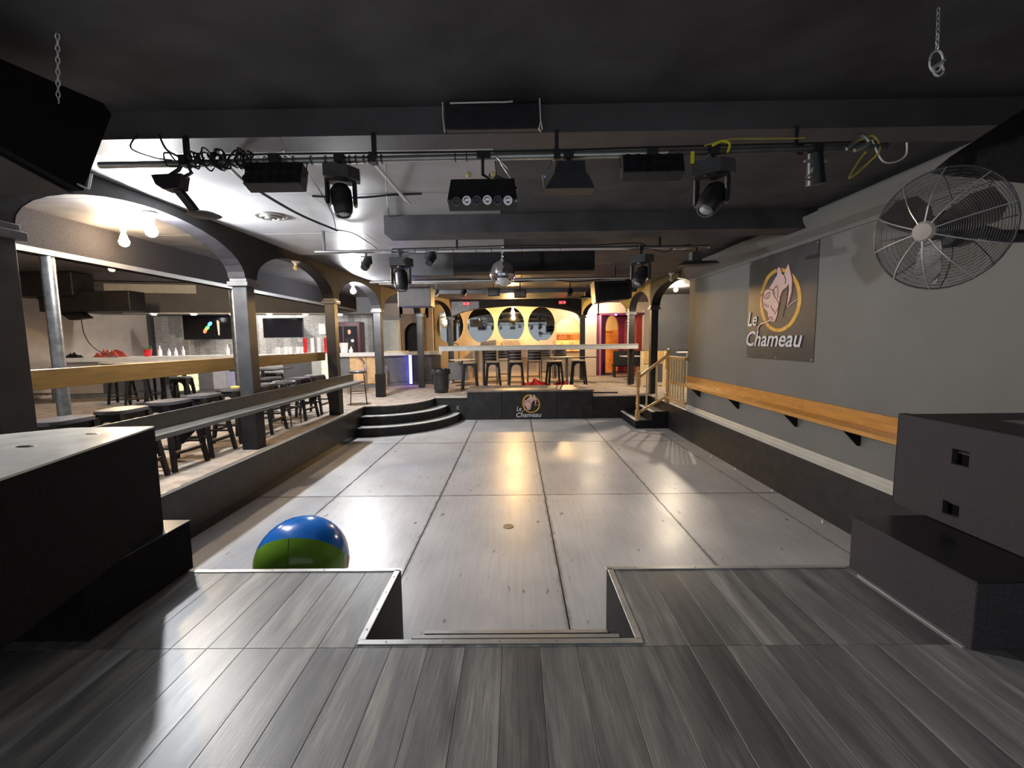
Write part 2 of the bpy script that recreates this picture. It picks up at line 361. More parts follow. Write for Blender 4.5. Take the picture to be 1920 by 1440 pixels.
# left and rear deck
dpoly = [(-13.6, .3), (XL, .3), (XL, 9.97)] + arc(-3.47, 11.4, 1.36, 1.43, -88, 0, 14)[0:] + [(3.47, 11.4), (3.47, 8.9), (7.4, 8.9), (7.4, 18.2), (-13.6, 18.2)]
deck = struct('floor_2', MB().prism(dpoly, HS-.02, HS), M_deck)
struct('wall_deck_front', MB().prism([(x+(.0 if x < 0 else .0), y) for x, y in dpoly], -.1, HS-.02), M_kick)
# stage
spoly = [(-3.46, -.8), (3.46, -.8), (3.46, 2.72), (.57, 2.72), (.57, 2.035), (-.755, 2.035), (-.755, 2.72), (-3.46, 2.72)]
stage = struct('floor_3', MB().prism(spoly, -.05, HS-.014), M_black)
pw = .178
x = -3.46; k = 0
while x < 3.46:
    x1 = min(x+pw, 3.46)
    rows = [(.45+random.uniform(-.2, .2), 1.985, x, x1)]
    rows.append((-.8, rows[0][0], x, x1))
    cut = sorted({x, x1, *[c for c in (-.757, .572) if x < c < x1]})
    for xa, xb in zip(cut, cut[1:]): rows.append((1.985, 2.031 if -.757 <= (xa+xb)/2 <= .572 else 2.716, xa, xb))
    for y0, y1, xa, xb in rows:
        xa += .0008; xb -= .0008
        if y1-y0 < .01 or xb-xa < .004: continue
        o = MB().b2((-(xb-xa)/2, -(y1-y0)/2+.0008, -.014), ((xb-xa)/2, (y1-y0)/2-.0008, 0), bev=.0012).obj('floor_plank', M_plank, stage)
        o.location = ((xa+xb)/2, (y0+y1)/2, HS)
    x = x1 if x1 < 3.459 else 9
# steps down inside the stage notch
for zz, y0, y1 in ((.393, 2.035, 2.345), (.197, 2.345, 2.665)):
    st = MB().b2((-.60, y0, -.0), (.58, y1, zz)).obj('notch_step', M_black, stage)
    st = MB().b2((-.60, y1-.028, zz), (.565, y1+.003, zz+.006), bev=.001).b2((-.60, y1, zz-.02), (.565, y1+.004, zz)).obj('step_nosing', M_alu, stage)
def edging(p, q, n):
    m = aim((p[0], p[1], HS+.003), (q[0]-p[0], q[1]-p[1], 0)); L = (V(q)-V(p)).length
    o = MB().box((0, 0, L/2), (.034, .006, L), m, bev=.001).box((0, 0, L/2), (.002, .002, L-.002), m).obj('edge_trim', M_alu, stage)
    s = MB()
    for i in range(n):
        c = V((p[0], p[1], HS+.006)) + V((q[0]-p[0], q[1]-p[1], 0))*((i+.5)/n)
        s.cyl(c, c+V((0, 0, .0022)), .0048, .004, 8)
    s.obj('screws', M_steel, stage, kind='stuff')
edging((-2.08, 2.705), (-.745, 2.705), 4); edging((-.772, 2.70), (-.772, 2.03), 4); edging((-.785, 2.018), (.60, 2.018), 5)
edging((.587, 2.03), (.587, 2.70), 4); edging((.56, 2.705), (2.08, 2.705), 4)
# walls
rw = struct('wall_right', MB().b2((3.47, -1, HS), (3.62, 8.95, ZC)), M_wall)
struct('wall_right_lower', MB().b2((3.455, 2.72, -.1), (3.60, 8.95, HS)), M_kick)
struct('trim_1', MB().prism([(0, 0), (.028, 0), (.028, .055), (.018, .075), (.018, .095), (.006, .12), (0, .12)], 0, 9.4,
       Matrix(((-1, 0, 0, 3.47), (0, 0, 1, -.5), (0, 1, 0, HS), (0, 0, 0, 1)))), mat('baseboard grey', (.50, .49, .44), .45, var=.05))
struct('trim_2', MB().prism([(0, 0), (.02, .0), (.03, .04), (.10, .10), (.16, .20), (.17, .26), (0, .28)], 0, 9.2,
       Matrix(((-1, 0, 0, 3.47), (0, 0, 1, -.3), (0, 1, 0, 3.15), (0, 0, 0, 1)))), M_wall)
struct('wall_left', MB().b2((-13.4, 1, HS), (-13.2, 18, 4.3)), M_taupe)
struct('wall_bar', MB().b2((-13.3, 15.9, HS), (-5.0, 16.1, 4.3)), M_darkwall)
struct('wall_back_left', MB().b2((-5.3, 17.0, HS), (-4.28, 17.2, 4.0)).b2((-3.45, 17.0, HS), (-3.15, 17.2, 4.0)).b2((-4.4, 17.0, 2.95), (-3.3, 17.2, 4.0)), M_taupe)
# arched dark doorway in that wall
plate('wall_alcove', [(0, 0), (.95, 0), (.95, 2.5), (0, 2.5)], [[(.10, 0.02), (.85, 0.02), (.85, 1.75)] + arc(.475, 1.75, .375, .42, 0, 180, 12)[1:]], .12,
      frame2((-4.33, 16.95), (-3.38, 16.95), HS), mat('arch surround', (.20, .15, .12), .6), kind='structure')
struct('wall_alcove_back', MB().b2((-4.5, 17.6, HS), (-3.2, 17.7, 3.4)), M_black)
# back wall with an arched window
hole = [(5.15, .96), (6.10, .96), (6.10, 1.9)] + arc(5.625, 1.9, .475, .42, 0, 180, 14)[1:]
plate('wall_back', [(0, 0), (6.86, 0), (6.86, 3.0), (0, 3.0)], [hole], .16, frame2((-3.5, 17.98), (3.36, 17.98), HS), M_cream, kind='structure')
struct('wall_back_right', MB().b2((3.3, 17.9, 3.06), (7.4, 18.06, 3.6)).b2((5.12, 17.85, HS), (5.40, 18.06, 3.2)).b2((5.4, 17.9, HS), (7.4, 18.06, 3.2)), M_cream)
struct('wall_far_right', MB().b2((4.66, 14.9, HS), (7.5, 15.05, ZC)).b2((7.35, 8.9, HS), (7.5, 15.0, ZC)), M_darkwall)
struct('wall_far_right_return', MB().b2((3.62, 8.80, HS), (7.4, 8.9, ZC)), M_darkwall)
# coat check room behind the arched window and the doorway
struct('wall_coat_room', MB().b2((.5, 20.2, HS), (7.2, 20.3, 3.6)), M_yell)
struct('trim_16', MB().b2((1.2, 18.75, 2.02), (3.3, 18.78, 2.34)).b2((1.2, 18.75, 1.2), (3.3, 18.78, 1.4)).b2((3.3, 20.1, HS), (7, 20.15, 2.45)), M_orwall)
struct('wall_coat_room_side', MB().b2((.5, 18.1, HS), (.6, 20.2, 3.6)), M_orwall)
struct('floor_4', MB().b2((-3.5, 17.9, .3), (7.4, 21.2, HS)), M_deck)
# dark red vestibule with its own arched opening
hole = [(.30, .05), (.86, .05), (.86, 1.95)] + arc(.58, 1.95, .28, .50, 0, 180, 14)[1:]
plate('wall_vestibule', [(0, 0), (2.2, 0), (2.2, 2.62), (0, 2.62)], [hole], .12, frame2((3.44, 18.5), (5.6, 18.9), HS), M_dkred, kind='structure')
struct('wall_vestibule_side', MB().b2((3.34, 17.85, HS), (3.44, 18.6, 3.06)), M_purple)
struct('wall_vestibule_right', MB().b2((4.90, 18.0, HS), (5.1, 18.85, 3.06)), M_redwall)
d = struct('door_1', MB().b2((4.55, 18.60, HS), (4.98, 18.66, 2.85), bev=.004), M_redwall)
MB().b2((4.60, 18.59, 2.35), (4.93, 18.6, 2.75)).b2((4.60, 18.59, .8), (4.93, 18.6, 1.6)).obj('door_panel', M_dkred, d)
MB().cyl((4.62, 18.59, 1.55), (4.62, 18.53, 1.55), .02).ball((4.62, 18.52, 1.55), .03).obj('door_knob', M_chrome, d)
# ceilings
ceil = struct('ceiling', MB().b2((-5.15, -1.2, ZC), (3.9, 2.93, ZC+.12)), M_ceil)
ceil2 = struct('ceiling_2', MB().b2((-5.15, 2.93, ZC+.014), (3.9, 18.3, ZC+.14)), M_black)
cxs = [-5.15, -3.85, -2.0, -.15, 1.7, 3.9]; cys = [2.93, 4.51, 6.05, 7.5, 9.0, 10.6, 12.4, 14.2, 16.2, 18.3]
for i in range(5):
    for j in range(9):
        MB().b2((cxs[i]+.003, cys[j]+.003, ZC+random.uniform(0, .002)), (cxs[i+1]-.003, cys[j+1]-.003, ZC+.014), bev=.001).obj('ceiling_panel', M_ceillit if 0 < i <= 2 and j < 3 else (M_ceilgray if i == 1 or j > 4 else M_ceil), ceil2)  # panels in the lamplit area get the paler painted-light colour
struct('ceiling_3', MB().b2((-13.4, .3, 3.88), (-5.1, 18.2, 4.0)), M_ceil)
struct('ceiling_4', MB().b2((3.6, 8.9, ZC), (7.5, 18.2, ZC+.1)).b2((3.3, 18.0, 3.3), (7.4, 20.4, 3.4)).b2((.5, 18.1, 3.35), (3.3, 20.3, 3.45)), M_ceil)
struct('trim_3', MB().b2((-5.28, .3, 3.04), (-5.13, 17, 3.9)), M_felt)                 # bulkhead over the poles
struct('trim_4', MB().b2((-5.13, .3, 3.04), (-5.11, 17, 3.10)), mat('bulkhead edge', (.06, .06, .062), .5))
# dropped beams across the dance floor
struct('trim_5', MB().b2((-3.6, 2.90, 3.335), (3.5, 3.12, ZC)), mat('beam charcoal', (.075, .072, .075), .5, var=.2, scale=3, bump=.2, bscale=150))
struct('trim_6', MB().b2((-1.50, 5.25, 3.29), (3.5, 5.60, ZC)), M_ceil)
struct('trim_7', MB().b2((-1.02, 7.5, 3.19), (1.33, 7.9, ZC)), M_black)
struct('trim_8', MB().b2((-1.75, 7.52, 3.15), (-1.02, 7.9, 3.36)).b2((-1.76, 7.54, 3.36), (-1.0, 7.9, ZC)), M_ceilgray)
struct('trim_9', MB().b2((-3.5, 12.9, 3.40), (3.5, 13.05, ZC)), M_ceilgray)

# ---------------------------------------------------------------- pillars and arches
PL = [(-3.70, 3.12), (-3.67, 6.06), (-3.67, 8.92), (-3.60, 11.70), (-2.98, 13.95), (-2.33, 16.05)]
PR = [(2.42, 16.1), (3.74, 14.4), (3.67, 11.85)]
nm = ['nearest the stage beside the left speaker stack', 'standing between the orange rail boards on the left', 'at the end of the orange rail boards on the left',
      'next to the curved corner steps', 'thin, standing in front of the bar doorway', 'at the left end of the wide rear arch',
      'at the right end of the wide rear arch', 'rising through the grey rail at its right end', 'beside the pine stair rail']
pil0 = None
for i, (x, y) in enumerate(PL+PR):
    z = 2.28; wd = (.24, .185, .185, .19)[i] if i < 4 else .18
    lab = 'dark grey square pillar ' + nm[i]; pm = M_pillar if i < 4 else M_pillarb
    p = thing('pillar', lab, 'pillar', (x, y, HS), 0, 'square arcade pillars')
    MB().b2((x-wd/2, y-wd/2, HS), (x+wd/2, y+wd/2, HS+z), bev=.006).obj('shaft', pm, p)
    MB().b2((x-wd/2-.045, y-wd/2-.045, HS+z-.06), (x+wd/2+.045, y+wd/2+.045, HS+z), bev=.005).b2((x-wd/2-.02, y-wd/2-.02, HS+z), (x+wd/2+.02, y+wd/2+.02, HS+z+.05), bev=.004).obj('capital', M_fixg, p)
    if i < 4: MB().b2((x-wd/2-.012, y-wd/2-.012, HS), (x+wd/2+.012, y+wd/2+.012, HS+.62)).obj('lower_casing', M_black, p)
def arch(p0, p1, label, zs=2.92, za=3.40, th=.22, face=M_header, under=None, zt=ZC, name='arch_header', inset=.13):
    L = (V(p1)-V(p0)).length; m = frame2(p0, p1)
    a = arc(L/2, zs, L/2-inset, za-zs, 180, 0, 20)
    poly = [(0, zs)] + a + [(L, zs), (L, zt), (0, zt)]
    t = thing(name, label, 'arch', (p0[0], p0[1], zs), 0, 'arch headers of the arcade')
    MB().prism(poly, -th/2, th/2, m).obj('header', face, t, smooth=False)
    b = MB()
    for q in range(20):
        (xa, ya), (xb, yb) = a[q], a[q+1]
        b.prism([(xa, ya), (xb, yb), (xb, yb-.006), (xa, ya-.006)], -th/2-.004, th/2+.004, m)
    b.obj('soffit', under or M_black, t, smooth=False)
    return t
arch((-3.71, .9), PL[0], 'black plaster arch header behind the left hanging speaker')
arch(PL[0], PL[1], 'wide black arch header nearest the stage on the left')
arch(PL[1], PL[2], 'black arch header with unlit bulb second along the left arcade')
arch(PL[2], PL[3], 'black arch header around the brightest white bulb')
arch(PL[3], PL[4], 'brown arch header above the hanging grey box', face=M_brown)
arch(PL[4], PL[5], 'ochre brown arch header meeting the wide rear arch on its left', face=M_brown)
arch(PL[5], PR[0], 'wide flat black arch header spanning the rear with red exit lights', za=3.26, zs=2.88)
arch(PR[0], PR[1], 'ochre arch header to the right of the wide rear arch', face=M_ochre)
arch(PR[1], PR[2], 'ochre arch header next to the pine stairs', face=M_ochre)
arch(PR[2], (3.76, 8.9), 'dark arch header between the right pillar and the grey wall corner', face=M_header)
MB().prism([(0, 2.90), (.45, 3.08), (1.05, 3.20), (1.05, 3.44), (.06, 3.44), (0, 3.30)], .125, .14, frame2(PL[5], PR[0])).obj('crackle_panel', M_stone, [o for o in bpy.data.objects if o.get('label', '').startswith('wide flat black')][0], smooth=False)

# ---------------------------------------------------------------- deck steps, stairs
st = thing('corner_steps', 'black curved two-tread corner steps with white nosing on the left', 'steps', (-3.4, 11.3, 0))
for r, zz, nmv in ((2.02, .197, 0), (1.70, .393, 1)):
    MB().prism(arc(-3.47, 11.4, r, r, -90, 0, 24) + arc(-3.47, 11.4, 1.365, 1.435, 0, -90, 24), 0 if nmv == 0 else .197, zz-.012).obj('riser', M_black, st)
    MB().prism(arc(-3.47, 11.4, r, r, -90, 0, 24) + arc(-3.47, 11.4, 1.365, 1.435, 0, -90, 24), zz-.012, zz).obj('tread', mat('worn grey tread', (.22, .22, .21), .5, var=.2), st)
    MB().prism(arc(-3.47, 11.4, r+.004, r+.004, -86, -3, 24) + arc(-3.47, 11.4, r-.11, r-.11, -3, -86, 24), zz, zz+.010).obj('nosing', M_white, st)
MB().prism(arc(-3.47, 11.4, 1.365, 1.435, -88, -2, 20) + arc(-3.47, 11.4, 1.325, 1.395, -2, -88, 20), HS, HS+.006).obj('deck_nosing', M_white, st)
struct('trim_10', MB().b2((XL-.03, 2.75, HS), (XL+.006, 9.95, HS+.008)).b2((XL, 2.75, HS-.02), (XL+.006, 9.95, HS)), M_alu)
struct('trim_11', MB().b2((-2.08, 11.36, HS), (-1.29, 11.41, HS+.02)), M_white)
struct('trim_12', MB().b2((2.02, 11.38, HS), (3.44, 11.41, HS+.008)).b2((3.44, 8.95, HS), (3.475, 11.4, HS+.01)), M_alu)
struct('trim_13', MB().b2((XL, 2.75, 0), (XL+.012, 9.3, .09)), M_blackg)
sr = thing('side_stairs', 'black two-tread stairs with white nosing under the pine handrail', 'stairs', (3.1, 10.8, 0))
for x0, x1, zz in ((2.73, 3.10, .197), (3.10, 3.465, .393)):
    MB().b2((x0, 10.02, 0), (x1, 11.39, zz-.015)).obj('riser', M_black, sr)
    MB().b2((x0-.015, 10.01, zz-.015), (x1, 11.39, zz), bev=.003).obj('tread', M_kick, sr)
    MB().b2((x0-.018, 10.0, zz-.012), (x0+.06, 11.38, zz+.006)).obj('nosing', M_white, sr)
# pine balustrade
def newel(x, y, z0, z1, par):
    t = MB(); w_ = .09; b0 = z0+.22; b1 = z1-.45
    t.b2((x-w_/2, y-w_/2, z0), (x+w_/2, y+w_/2, b0), bev=.004).b2((x-w_/2, y-w_/2, b1), (x+w_/2, y+w_/2, z1-.10), bev=.004)
    H = b1-b0
    t.lathe([(.045, 0), (.028, .03), (.042, .06), (.036, .10), (.041, H*.4), (.030, H-.14), (.043, H-.10), (.028, H-.05), (.045, H)], T(x, y, b0), 14, False)
    t.lathe([(.045, 0), (.025, .012), (.042, .035), (.045, .06), (.03, .09), (0, .10)], T(x, y, z1-.10), 14, False)
    return t.obj('newel_post', M_pine, par)
bal = thing('stair_balustrade', 'pine handrail and turned posts around the right-hand stairs', 'railing', (3.1, 10, 0))
newel(2.78, 10.05, .20, 1.42, bal); newel(3.45, 10.05, HS, 1.82, bal)
MB().bar((2.80, 10.05, 1.18), (3.43, 10.05, 1.66), .05, .06).obj('handrail', M_pine, bal)
MB().bar((2.80, 10.05, .36), (3.43, 10.05, .74), .04, .05).obj('lower_rail', M_pine, bal)
for xx in (2.98, 3.20):
    MB().b2((xx-.017, 10.033, .36+.6*(xx-2.8)+.04), (xx+.017, 10.067, 1.18+.76*(xx-2.8)-.02)).obj('baluster', M_maple, bal)
MB().b2((3.42, 8.97, 1.60), (3.48, 10.02, 1.66), bev=.008).obj('top_rail', M_pine, bal)
MB().b2((3.42, 8.97, .70), (3.48, 10.02, .75), bev=.004).obj('bottom_rail', M_pine, bal)
for k in range(6):
    yy = 9.10+k*.155
    MB().b2((3.435, yy-.017, .75), (3.465, yy+.017, 1.60)).obj('baluster', M_maple, bal)

# ---------------------------------------------------------------- drink ledges
lg = thing('wall_ledge', 'long honey-coloured wooden drink ledge along the grey right wall', 'shelf', (3.4, 6, 1.15))
for y0, y1 in ((2.75, 5.3), (5.3, 9.0)):
    MB().b2((3.445, y0+.002, 1.16), (3.468, min(y1, 8.95)-.002, 1.305), bev=.002).obj('back_board', M_orange, lg)
for y0, y1 in ((2.75, 4.55), (4.55, 9.2)):
    MB().b2((3.21, y0+.002, 1.145), (3.468, (y1 if y1 < 9 else 8.95)-.002, 1.165), bev=.002).obj('shelf_board', M_orange, lg)
MB().b2((3.195, 2.75, 1.13), (3.212, 9.15, 1.175), bev=.004).obj('front_lip', M_orange, lg)
for yy in (4.42, 5.42, 6.85, 8.30):
    MB().prism([(0, 0), (.20, 0), (.19, -.025), (.025, -.20), (0, -.20)], -.008, .008, Matrix(((-1, 0, 0, 3.468), (0, 0, 1, yy), (0, 1, 0, 1.145), (0, 0, 0, 1)))).obj('bracket', M_black, lg)
lg = thing('deck_ledge', 'long dark grey drink ledge in front of the black bar stools on the left', 'shelf', (-3.4, 6, 1.2))
MB().b2((-3.53, 2.7, 1.215), (-3.505, 9.5, 1.375), bev=.003).obj('back_board', mat('ledge grey', (.085, .085, .08), .4, var=.15), lg)
MB().b2((-3.51, 2.7, 1.20), (-3.25, 9.5, 1.222), bev=.003).obj('shelf_board', mat('ledge grey'), lg) if False else MB().b2((-3.51, 2.7, 1.20), (-3.25, 9.5, 1.222), bev=.003).obj('shelf_board', MATS['ledge grey'], lg)
MB().b2((-3.262, 2.7, 1.185), (-3.244, 9.5, 1.232), bev=.004).obj('front_lip', mat('ledge lip', (.20, .21, .20), .35), lg)
for yy in (4.5, 7.4):
    MB().prism([(0, 0), (.2, 0), (.19, -.02), (.03, -.18), (0, -.18)], -.01, .01, Matrix(((1, 0, 0, -3.5), (0, 0, 1, yy), (0, 1, 0, 1.2), (0, 0, 0, 1)))).obj('bracket', M_black, lg)
for (a, b, lab) in ((0, 1, 'orange wooden rail board between the two nearest left pillars'), (1, 2, 'orange wooden rail board between the second and third left pillars')):
    MB().b2((-3.82, PL[a][1]+.125, 1.70), (-3.785, PL[b][1]-.125, 1.865), bev=.004).obj('rail_board', mat('brown varnished rail', (.33, .185, .055), .35, var=.2, scale=5, stretch=(6, .6, 6)), label=lab, cat='railing', group='orange rail boards')
# grey rail across the back
t = thing('rear_rail', 'long pale grey horizontal rail board in front of the rear tables', 'railing', (.6, 14, 1.7))
MB().b2((-2.42, 13.98, 1.735), (3.86, 14.04, 1.875), bev=.004).obj('rail_face', M_rail, t)
MB().b2((-2.42, 13.96, 1.875), (3.86, 14.16, 1.893), bev=.003).obj('rail_cap', M_rail, t)
for xx in (-1.0, 3.62):
    MB().cyl((xx, 14.08, HS), (xx, 14.08, 1.8), .028).lathe([(.09, 0), (.09, .008), (.03, .02)], T(xx, 14.08, HS)).obj('post', M_black, t)

# ---------------------------------------------------------------- logo, poster, podium
LOGO_HEAD = [(530, 395), (512, 425), (520, 470), (478, 545), (440, 610), (398, 630), (382, 700), (388, 790), (438, 835), (445, 880), (470, 930), (515, 928), (535, 860),
             (550, 740), (552, 690), (575, 622), (612, 590), (626, 560), (634, 600), (628, 700), (622, 785), (640, 720), (655, 640), (657, 520), (636, 440), (618, 372), (598, 415), (582, 480), (560, 465), (548, 420)]
def poster_uv(x, y):
    """logo artwork space (drawn on a 635 x 1000 sheet) to unit coordinates"""
    u = (x-212)/(858-212); left_t, left_b, right_t, right_b = 365, 1285, 145, 1330
    yt = left_t+(right_t-left_t)*u; yb = left_b+(right_b-left_b)*u
    return u, 1-(y-yt)/(yb-yt)
def logo(par, m, W, H):
    def P(pts): return [(poster_uv(*p)[0]*W, poster_uv(*p)[1]*H) for p in pts]
    out = P(arc(545, 720, 197, 312, 0, 360, 48)[:-1]); inn = P(arc(545, 720, 166, 278, 0, 360, 48)[:-1])
    plate('logo_ring', out, [inn], .003, m @ T(0, 0, .003), M_gold, par)
    big = [(p[0]+(p[0]-540)*.05+(-6 if p[0] < 540 else 5), p[1]+(p[1]-660)*.02) for p in LOGO_HEAD]
    MB().prism(P(big), .004, .0055, m).obj('logo_shadow', M_maroon, par, smooth=False)
    MB().prism(P(LOGO_HEAD), .0055, .0075, m).obj('logo_head', M_pink, par, smooth=False)
    def stroke(pts, wd, mt, name, z=.0085):
        q = P(pts); b = MB()
        for i in range(len(q)-1):
            a, c = V((*q[i], 0)), V((*q[i+1], 0)); n_ = (c-a).normalized().cross(V((0, 0, 1)))*wd*H/1000
            e = (c-a).normalized()*wd*H/2500
            b.prism([((a-e+n_).x, (a-e+n_).y), ((c+e+n_).x, (c+e+n_).y), ((c+e-n_).x, (c+e-n_).y), ((a-e-n_).x, (a-e-n_).y)], z-.001, z+.0003*(i % 2)+.0005, m)
        return b.obj(name, mt, par, smooth=False)
    stroke([(470, 915), (425, 940), (375, 950), (345, 985), (335, 1045)], 11, M_maroon, 'tongue_outline', .0095)
    stroke([(470, 915), (425, 940), (375, 950), (345, 985), (337, 1050)], 7, M_pink, 'tongue', .0115)
    stroke([(630, 782), (680, 735), (742, 692)], 4, M_pink, 'logo_line')
    for s_ in ([(395, 695), (415, 665), (440, 645), (458, 650)], [(398, 700), (425, 705), (450, 690), (456, 655)], [(425, 690), (440, 668)], [(485, 650), (490, 610), (515, 580), (530, 600), (534, 700)],
               [(490, 620), (505, 665)], [(440, 612), (490, 625)], [(395, 750), (405, 780)], [(415, 758), (425, 788)], [(438, 765), (442, 790)], [(470, 770), (478, 800), (505, 830), (520, 855)],
               [(525, 830), (545, 790), (548, 740)], [(480, 650), (545, 745)], [(352, 685), (372, 665), (392, 655)], [(586, 480), (600, 520), (598, 560)], [(455, 890), (480, 885), (495, 915)], [(620, 600), (615, 720), (600, 800), (585, 880)]):
        stroke(s_, 5.0, M_maroon, 'logo_stroke')
    (x0, y0), (x1, y1) = P([(222, 978)])[0], P([(215, 1168)])[0]
    text_mesh('Le', .205*H, m @ T(x0, y0, .0105), M_letter, par, fit=.165*W)
    text_mesh('Chameau', .215*H, m @ T(x1, y1, .0105), M_letter, par, fit=.86*W)
po = thing('logo_poster', 'charcoal Le Chameau poster with gold ring and camel head on the right wall', 'poster', (3.46, 5.9, 1.75))
mp_ = Matrix(((0, 0, -1, 3.468), (-1, 0, 0, 6.68), (0, 1, 0, 1.75), (0, 0, 0, 1)))
MB().prism([(0, 0), (1.50, 0), (1.50, 1.40), (0, 1.40)], 0, .004, mp_).obj('sheet', M_poster, po, smooth=False)
logo(po, mp_ @ T(0, 0, .002), 1.50, 1.40)
for a, b in ((.03, .03), (.75, .03), (1.47, .03), (.03, 1.37), (1.47, 1.37)):
    MB().lathe([(.012, 0), (.010, .003), (0, .004)], mp_ @ T(a, b, .004), 10).obj('grommet', M_steel, po)
pd = thing('podium', 'low black podium with Le Chameau logo on its front', 'podium', (.36, 11.8, 0))
px0, px1 = -1.27, 2.0
MB().b2((px0+.02, 11.402, HS+.003), (px1-.02, 12.6, .72)).obj('carcass', M_black, pd)
for a, b in ((px0, -.36), (-.36, 1.07), (1.07, px1)):
    MB().b2((a+.006, 11.375, .0), (b-.006, 11.398, .715), bev=.003).obj('front_panel', M_kick, pd)
MB().b2((px0-.02, 11.355, .72), (px1+.02, 12.6, .765), bev=.005).obj('top_board', mat('podium top', (.20, .17, .15), .4, var=.35), pd)
logo(pd, Matrix(((1, 0, 0, 0), (0, 0, -1, 11.373), (0, 1, 0, 0), (0, 0, 0, 1))) @ T(.0, -.04, 0), .76, .80)

# ---------------------------------------------------------------- speaker stacks on the stage
t = thing('speaker_plinth', 'low black plinth under the left sub cabinet', 'plinth', (-2.7, 2.4, HS), 0, 'plinths under the stage speakers')
MB().b2((-3.4, 2.04, HS), (-2.13, 2.76, .905), bev=.004).obj('body', M_felt, t)
MB().b2((-3.4, 2.035, .905), (-2.128, 2.765, .912)).obj('top', M_blackg, t)
MB().b2((-2.31, 2.03, .900), (-2.2, 2.045, .914)).obj('corner_trim', M_alu, t)
t = thing('speaker_plinth', 'low black plinth under the right sub cabinet', 'plinth', (2.7, 2.3, HS), 0, 'plinths under the stage speakers')
MB().b2((2.10, 1.94, HS), (3.44, 2.70, .920), bev=.004).obj('body', M_carpetbox, t)
MB().b2((2.095, 1.935, .920), (3.44, 2.705, .926)).obj('top', M_blackg, t)
MB().b2((2.078, 1.96, HS), (2.098, 2.6, HS+.006)).obj('floor_trim', M_alu, t)
t = thing('sub_cabinet', 'black sub cabinet with grey scuffed top on the left plinth', 'speaker', (-2.4, 2.0, .912))
A, B = V((-2.22, 2.66)), V((-1.95, 1.58)); d_ = (B-A).normalized()
polyL = [A, A+V((-.50, -.02)), V((-3.05, 2.36)), V((-3.2, 1.3)), B+V((-.30, -.55)), B+d_*.45]
MB().prism([(p.x, p.y) for p in polyL], .914, 1.542).obj('cabinet', M_felt, t, smooth=False)
topg = mat('scuffed grey top', (.62, .63, .60), .22, var=.12, scale=5, rvar=.1)
MB().prism([(p.x, p.y) for p in polyL], 1.542, 1.552).obj('top_panel', topg, t, smooth=False)
for (cx, cy, s_) in ((-2.45, 2.15, .05), (-2.62, 2.10, .06), (-2.40, 2.45, .04)):
    MB().lathe([(s_, 0), (s_*.8, .003), (0, .003)], T(cx, cy, 1.5521) @ Matrix.Diagonal((1, .45, 1, 1)), 14).obj('recess', M_blackg, t)
t = thing('sub_cabinet', 'black carpeted sub cabinet with square recessed handles on the right plinth', 'speaker', (3.0, 2.3, .926))
MB().b2((2.60, 1.45, .93), (3.42, 2.93, 1.53)).obj('cabinet', M_carpetbox, t)
fr = frame2((2.565, 2.93), (2.565, 1.45), .93)
plate('side_face', [(0, 0), (1.48, 0), (1.48, .6), (0, .6)], [[(.37, .37), (.47, .37), (.47, .46), (.37, .46)], [(.34, .06), (.44, .06), (.44, .14), (.34, .14)]], .03, fr @ T(0, 0, -.0), M_carpetbox, t)
for a, b in ((.37, .37), (.34, .06)):
    MB().b2((a-.004, b-.004, -.034), (a+.104, b+.094, -.030), fr).obj('handle_recess', mat('recess black', (.006, .005, .006), .8, spec=.1), t)
    MB().bar(fr @ V((a+.0, b+.07, -.018)), fr @ V((a+.10, b+.07, -.018)), .014, .014).obj('handle_bar', M_fix, t)
MB().b2((2.552, 1.45, 1.528), (2.60, 2.93, 1.536)).b2((2.552, 2.90, .93), (2.60, 2.94, 1.53)).obj('edge_moulding', M_black, t)
MB().b2((2.85, 1.7, 1.53), (3.35, 2.6, 1.545)).b2((2.9, 1.9, 1.545), (2.93, 2.4, 1.56)).obj('top_rail', M_blackg, t)

# ---------------------------------------------------------------- hanging speakers
def chain(p, q, n=9, r=.004, w_=.011):
    b = MB(); p, q = V(p), V(q); L = (q-p).length/n
    for i in range(n):
        c = p+(q-p)*((i+.5)/n); m = aim(c, q-p) @ R(90*(i % 2))
        b.tube([m @ V((w_*math.cos(a), 0, L*.62*math.sin(a))) for a in [k*PI/5 for k in range(10)]], r, 5, True)
    return b
t = thing('hanging_speaker', 'large black speaker hung from the ceiling at upper left', 'speaker', (-2.5, 2.2, 2.8))
mL = Matrix(((0, 0, 1, 0), (1, 0, 0, 0), (0, 1, 0, 0), (0, 0, 0, 1)))
pl = [(2.50, 3.345), (2.545, 3.31), (2.33, 2.835), (1.90, 2.92), (1.55, 3.0), (1.55, 3.22)]
MB().prism(pl, -2.80, -2.2, mL).obj('cabinet', M_felt, t, smooth=False)
MB().bar((-2.5, 2.32, 2.825), (-2.5, 1.60, 2.975), .5, .012).obj('grille', M_fix, t)
chain((-2.12, 2.20, ZC), (-2.2, 2.25, 3.22), 12, .0028, .007).obj('chain', M_alu, t)
MB().tube([(-2.195, 2.30, 2.86), (-2.15, 2.31, 2.84), (-2.12, 2.29, 2.87), (-2.09, 2.27, 2.90)], .006).obj('safety_loop', M_alu, t)
t = thing('hanging_speaker', 'large black wedge speaker hung from the ceiling at upper right', 'speaker', (2.6, 2.2, 2.7))
pr = [(2.61, 2.955), (2.50, 3.0), (1.6, 3.20), (1.6, 2.60), (2.09, 2.72)]
MB().prism(pr, 2.34, 2.95, mL).obj('cabinet', M_felt, t, smooth=False)
MB().bar((2.65, 2.58, 2.93), (2.65, 1.7, 2.62), .5, .012).obj('grille', M_fix, t)
c = chain((1.9, 2.14, ZC), (1.9, 2.13, 3.32), 8, .0026, .0065)
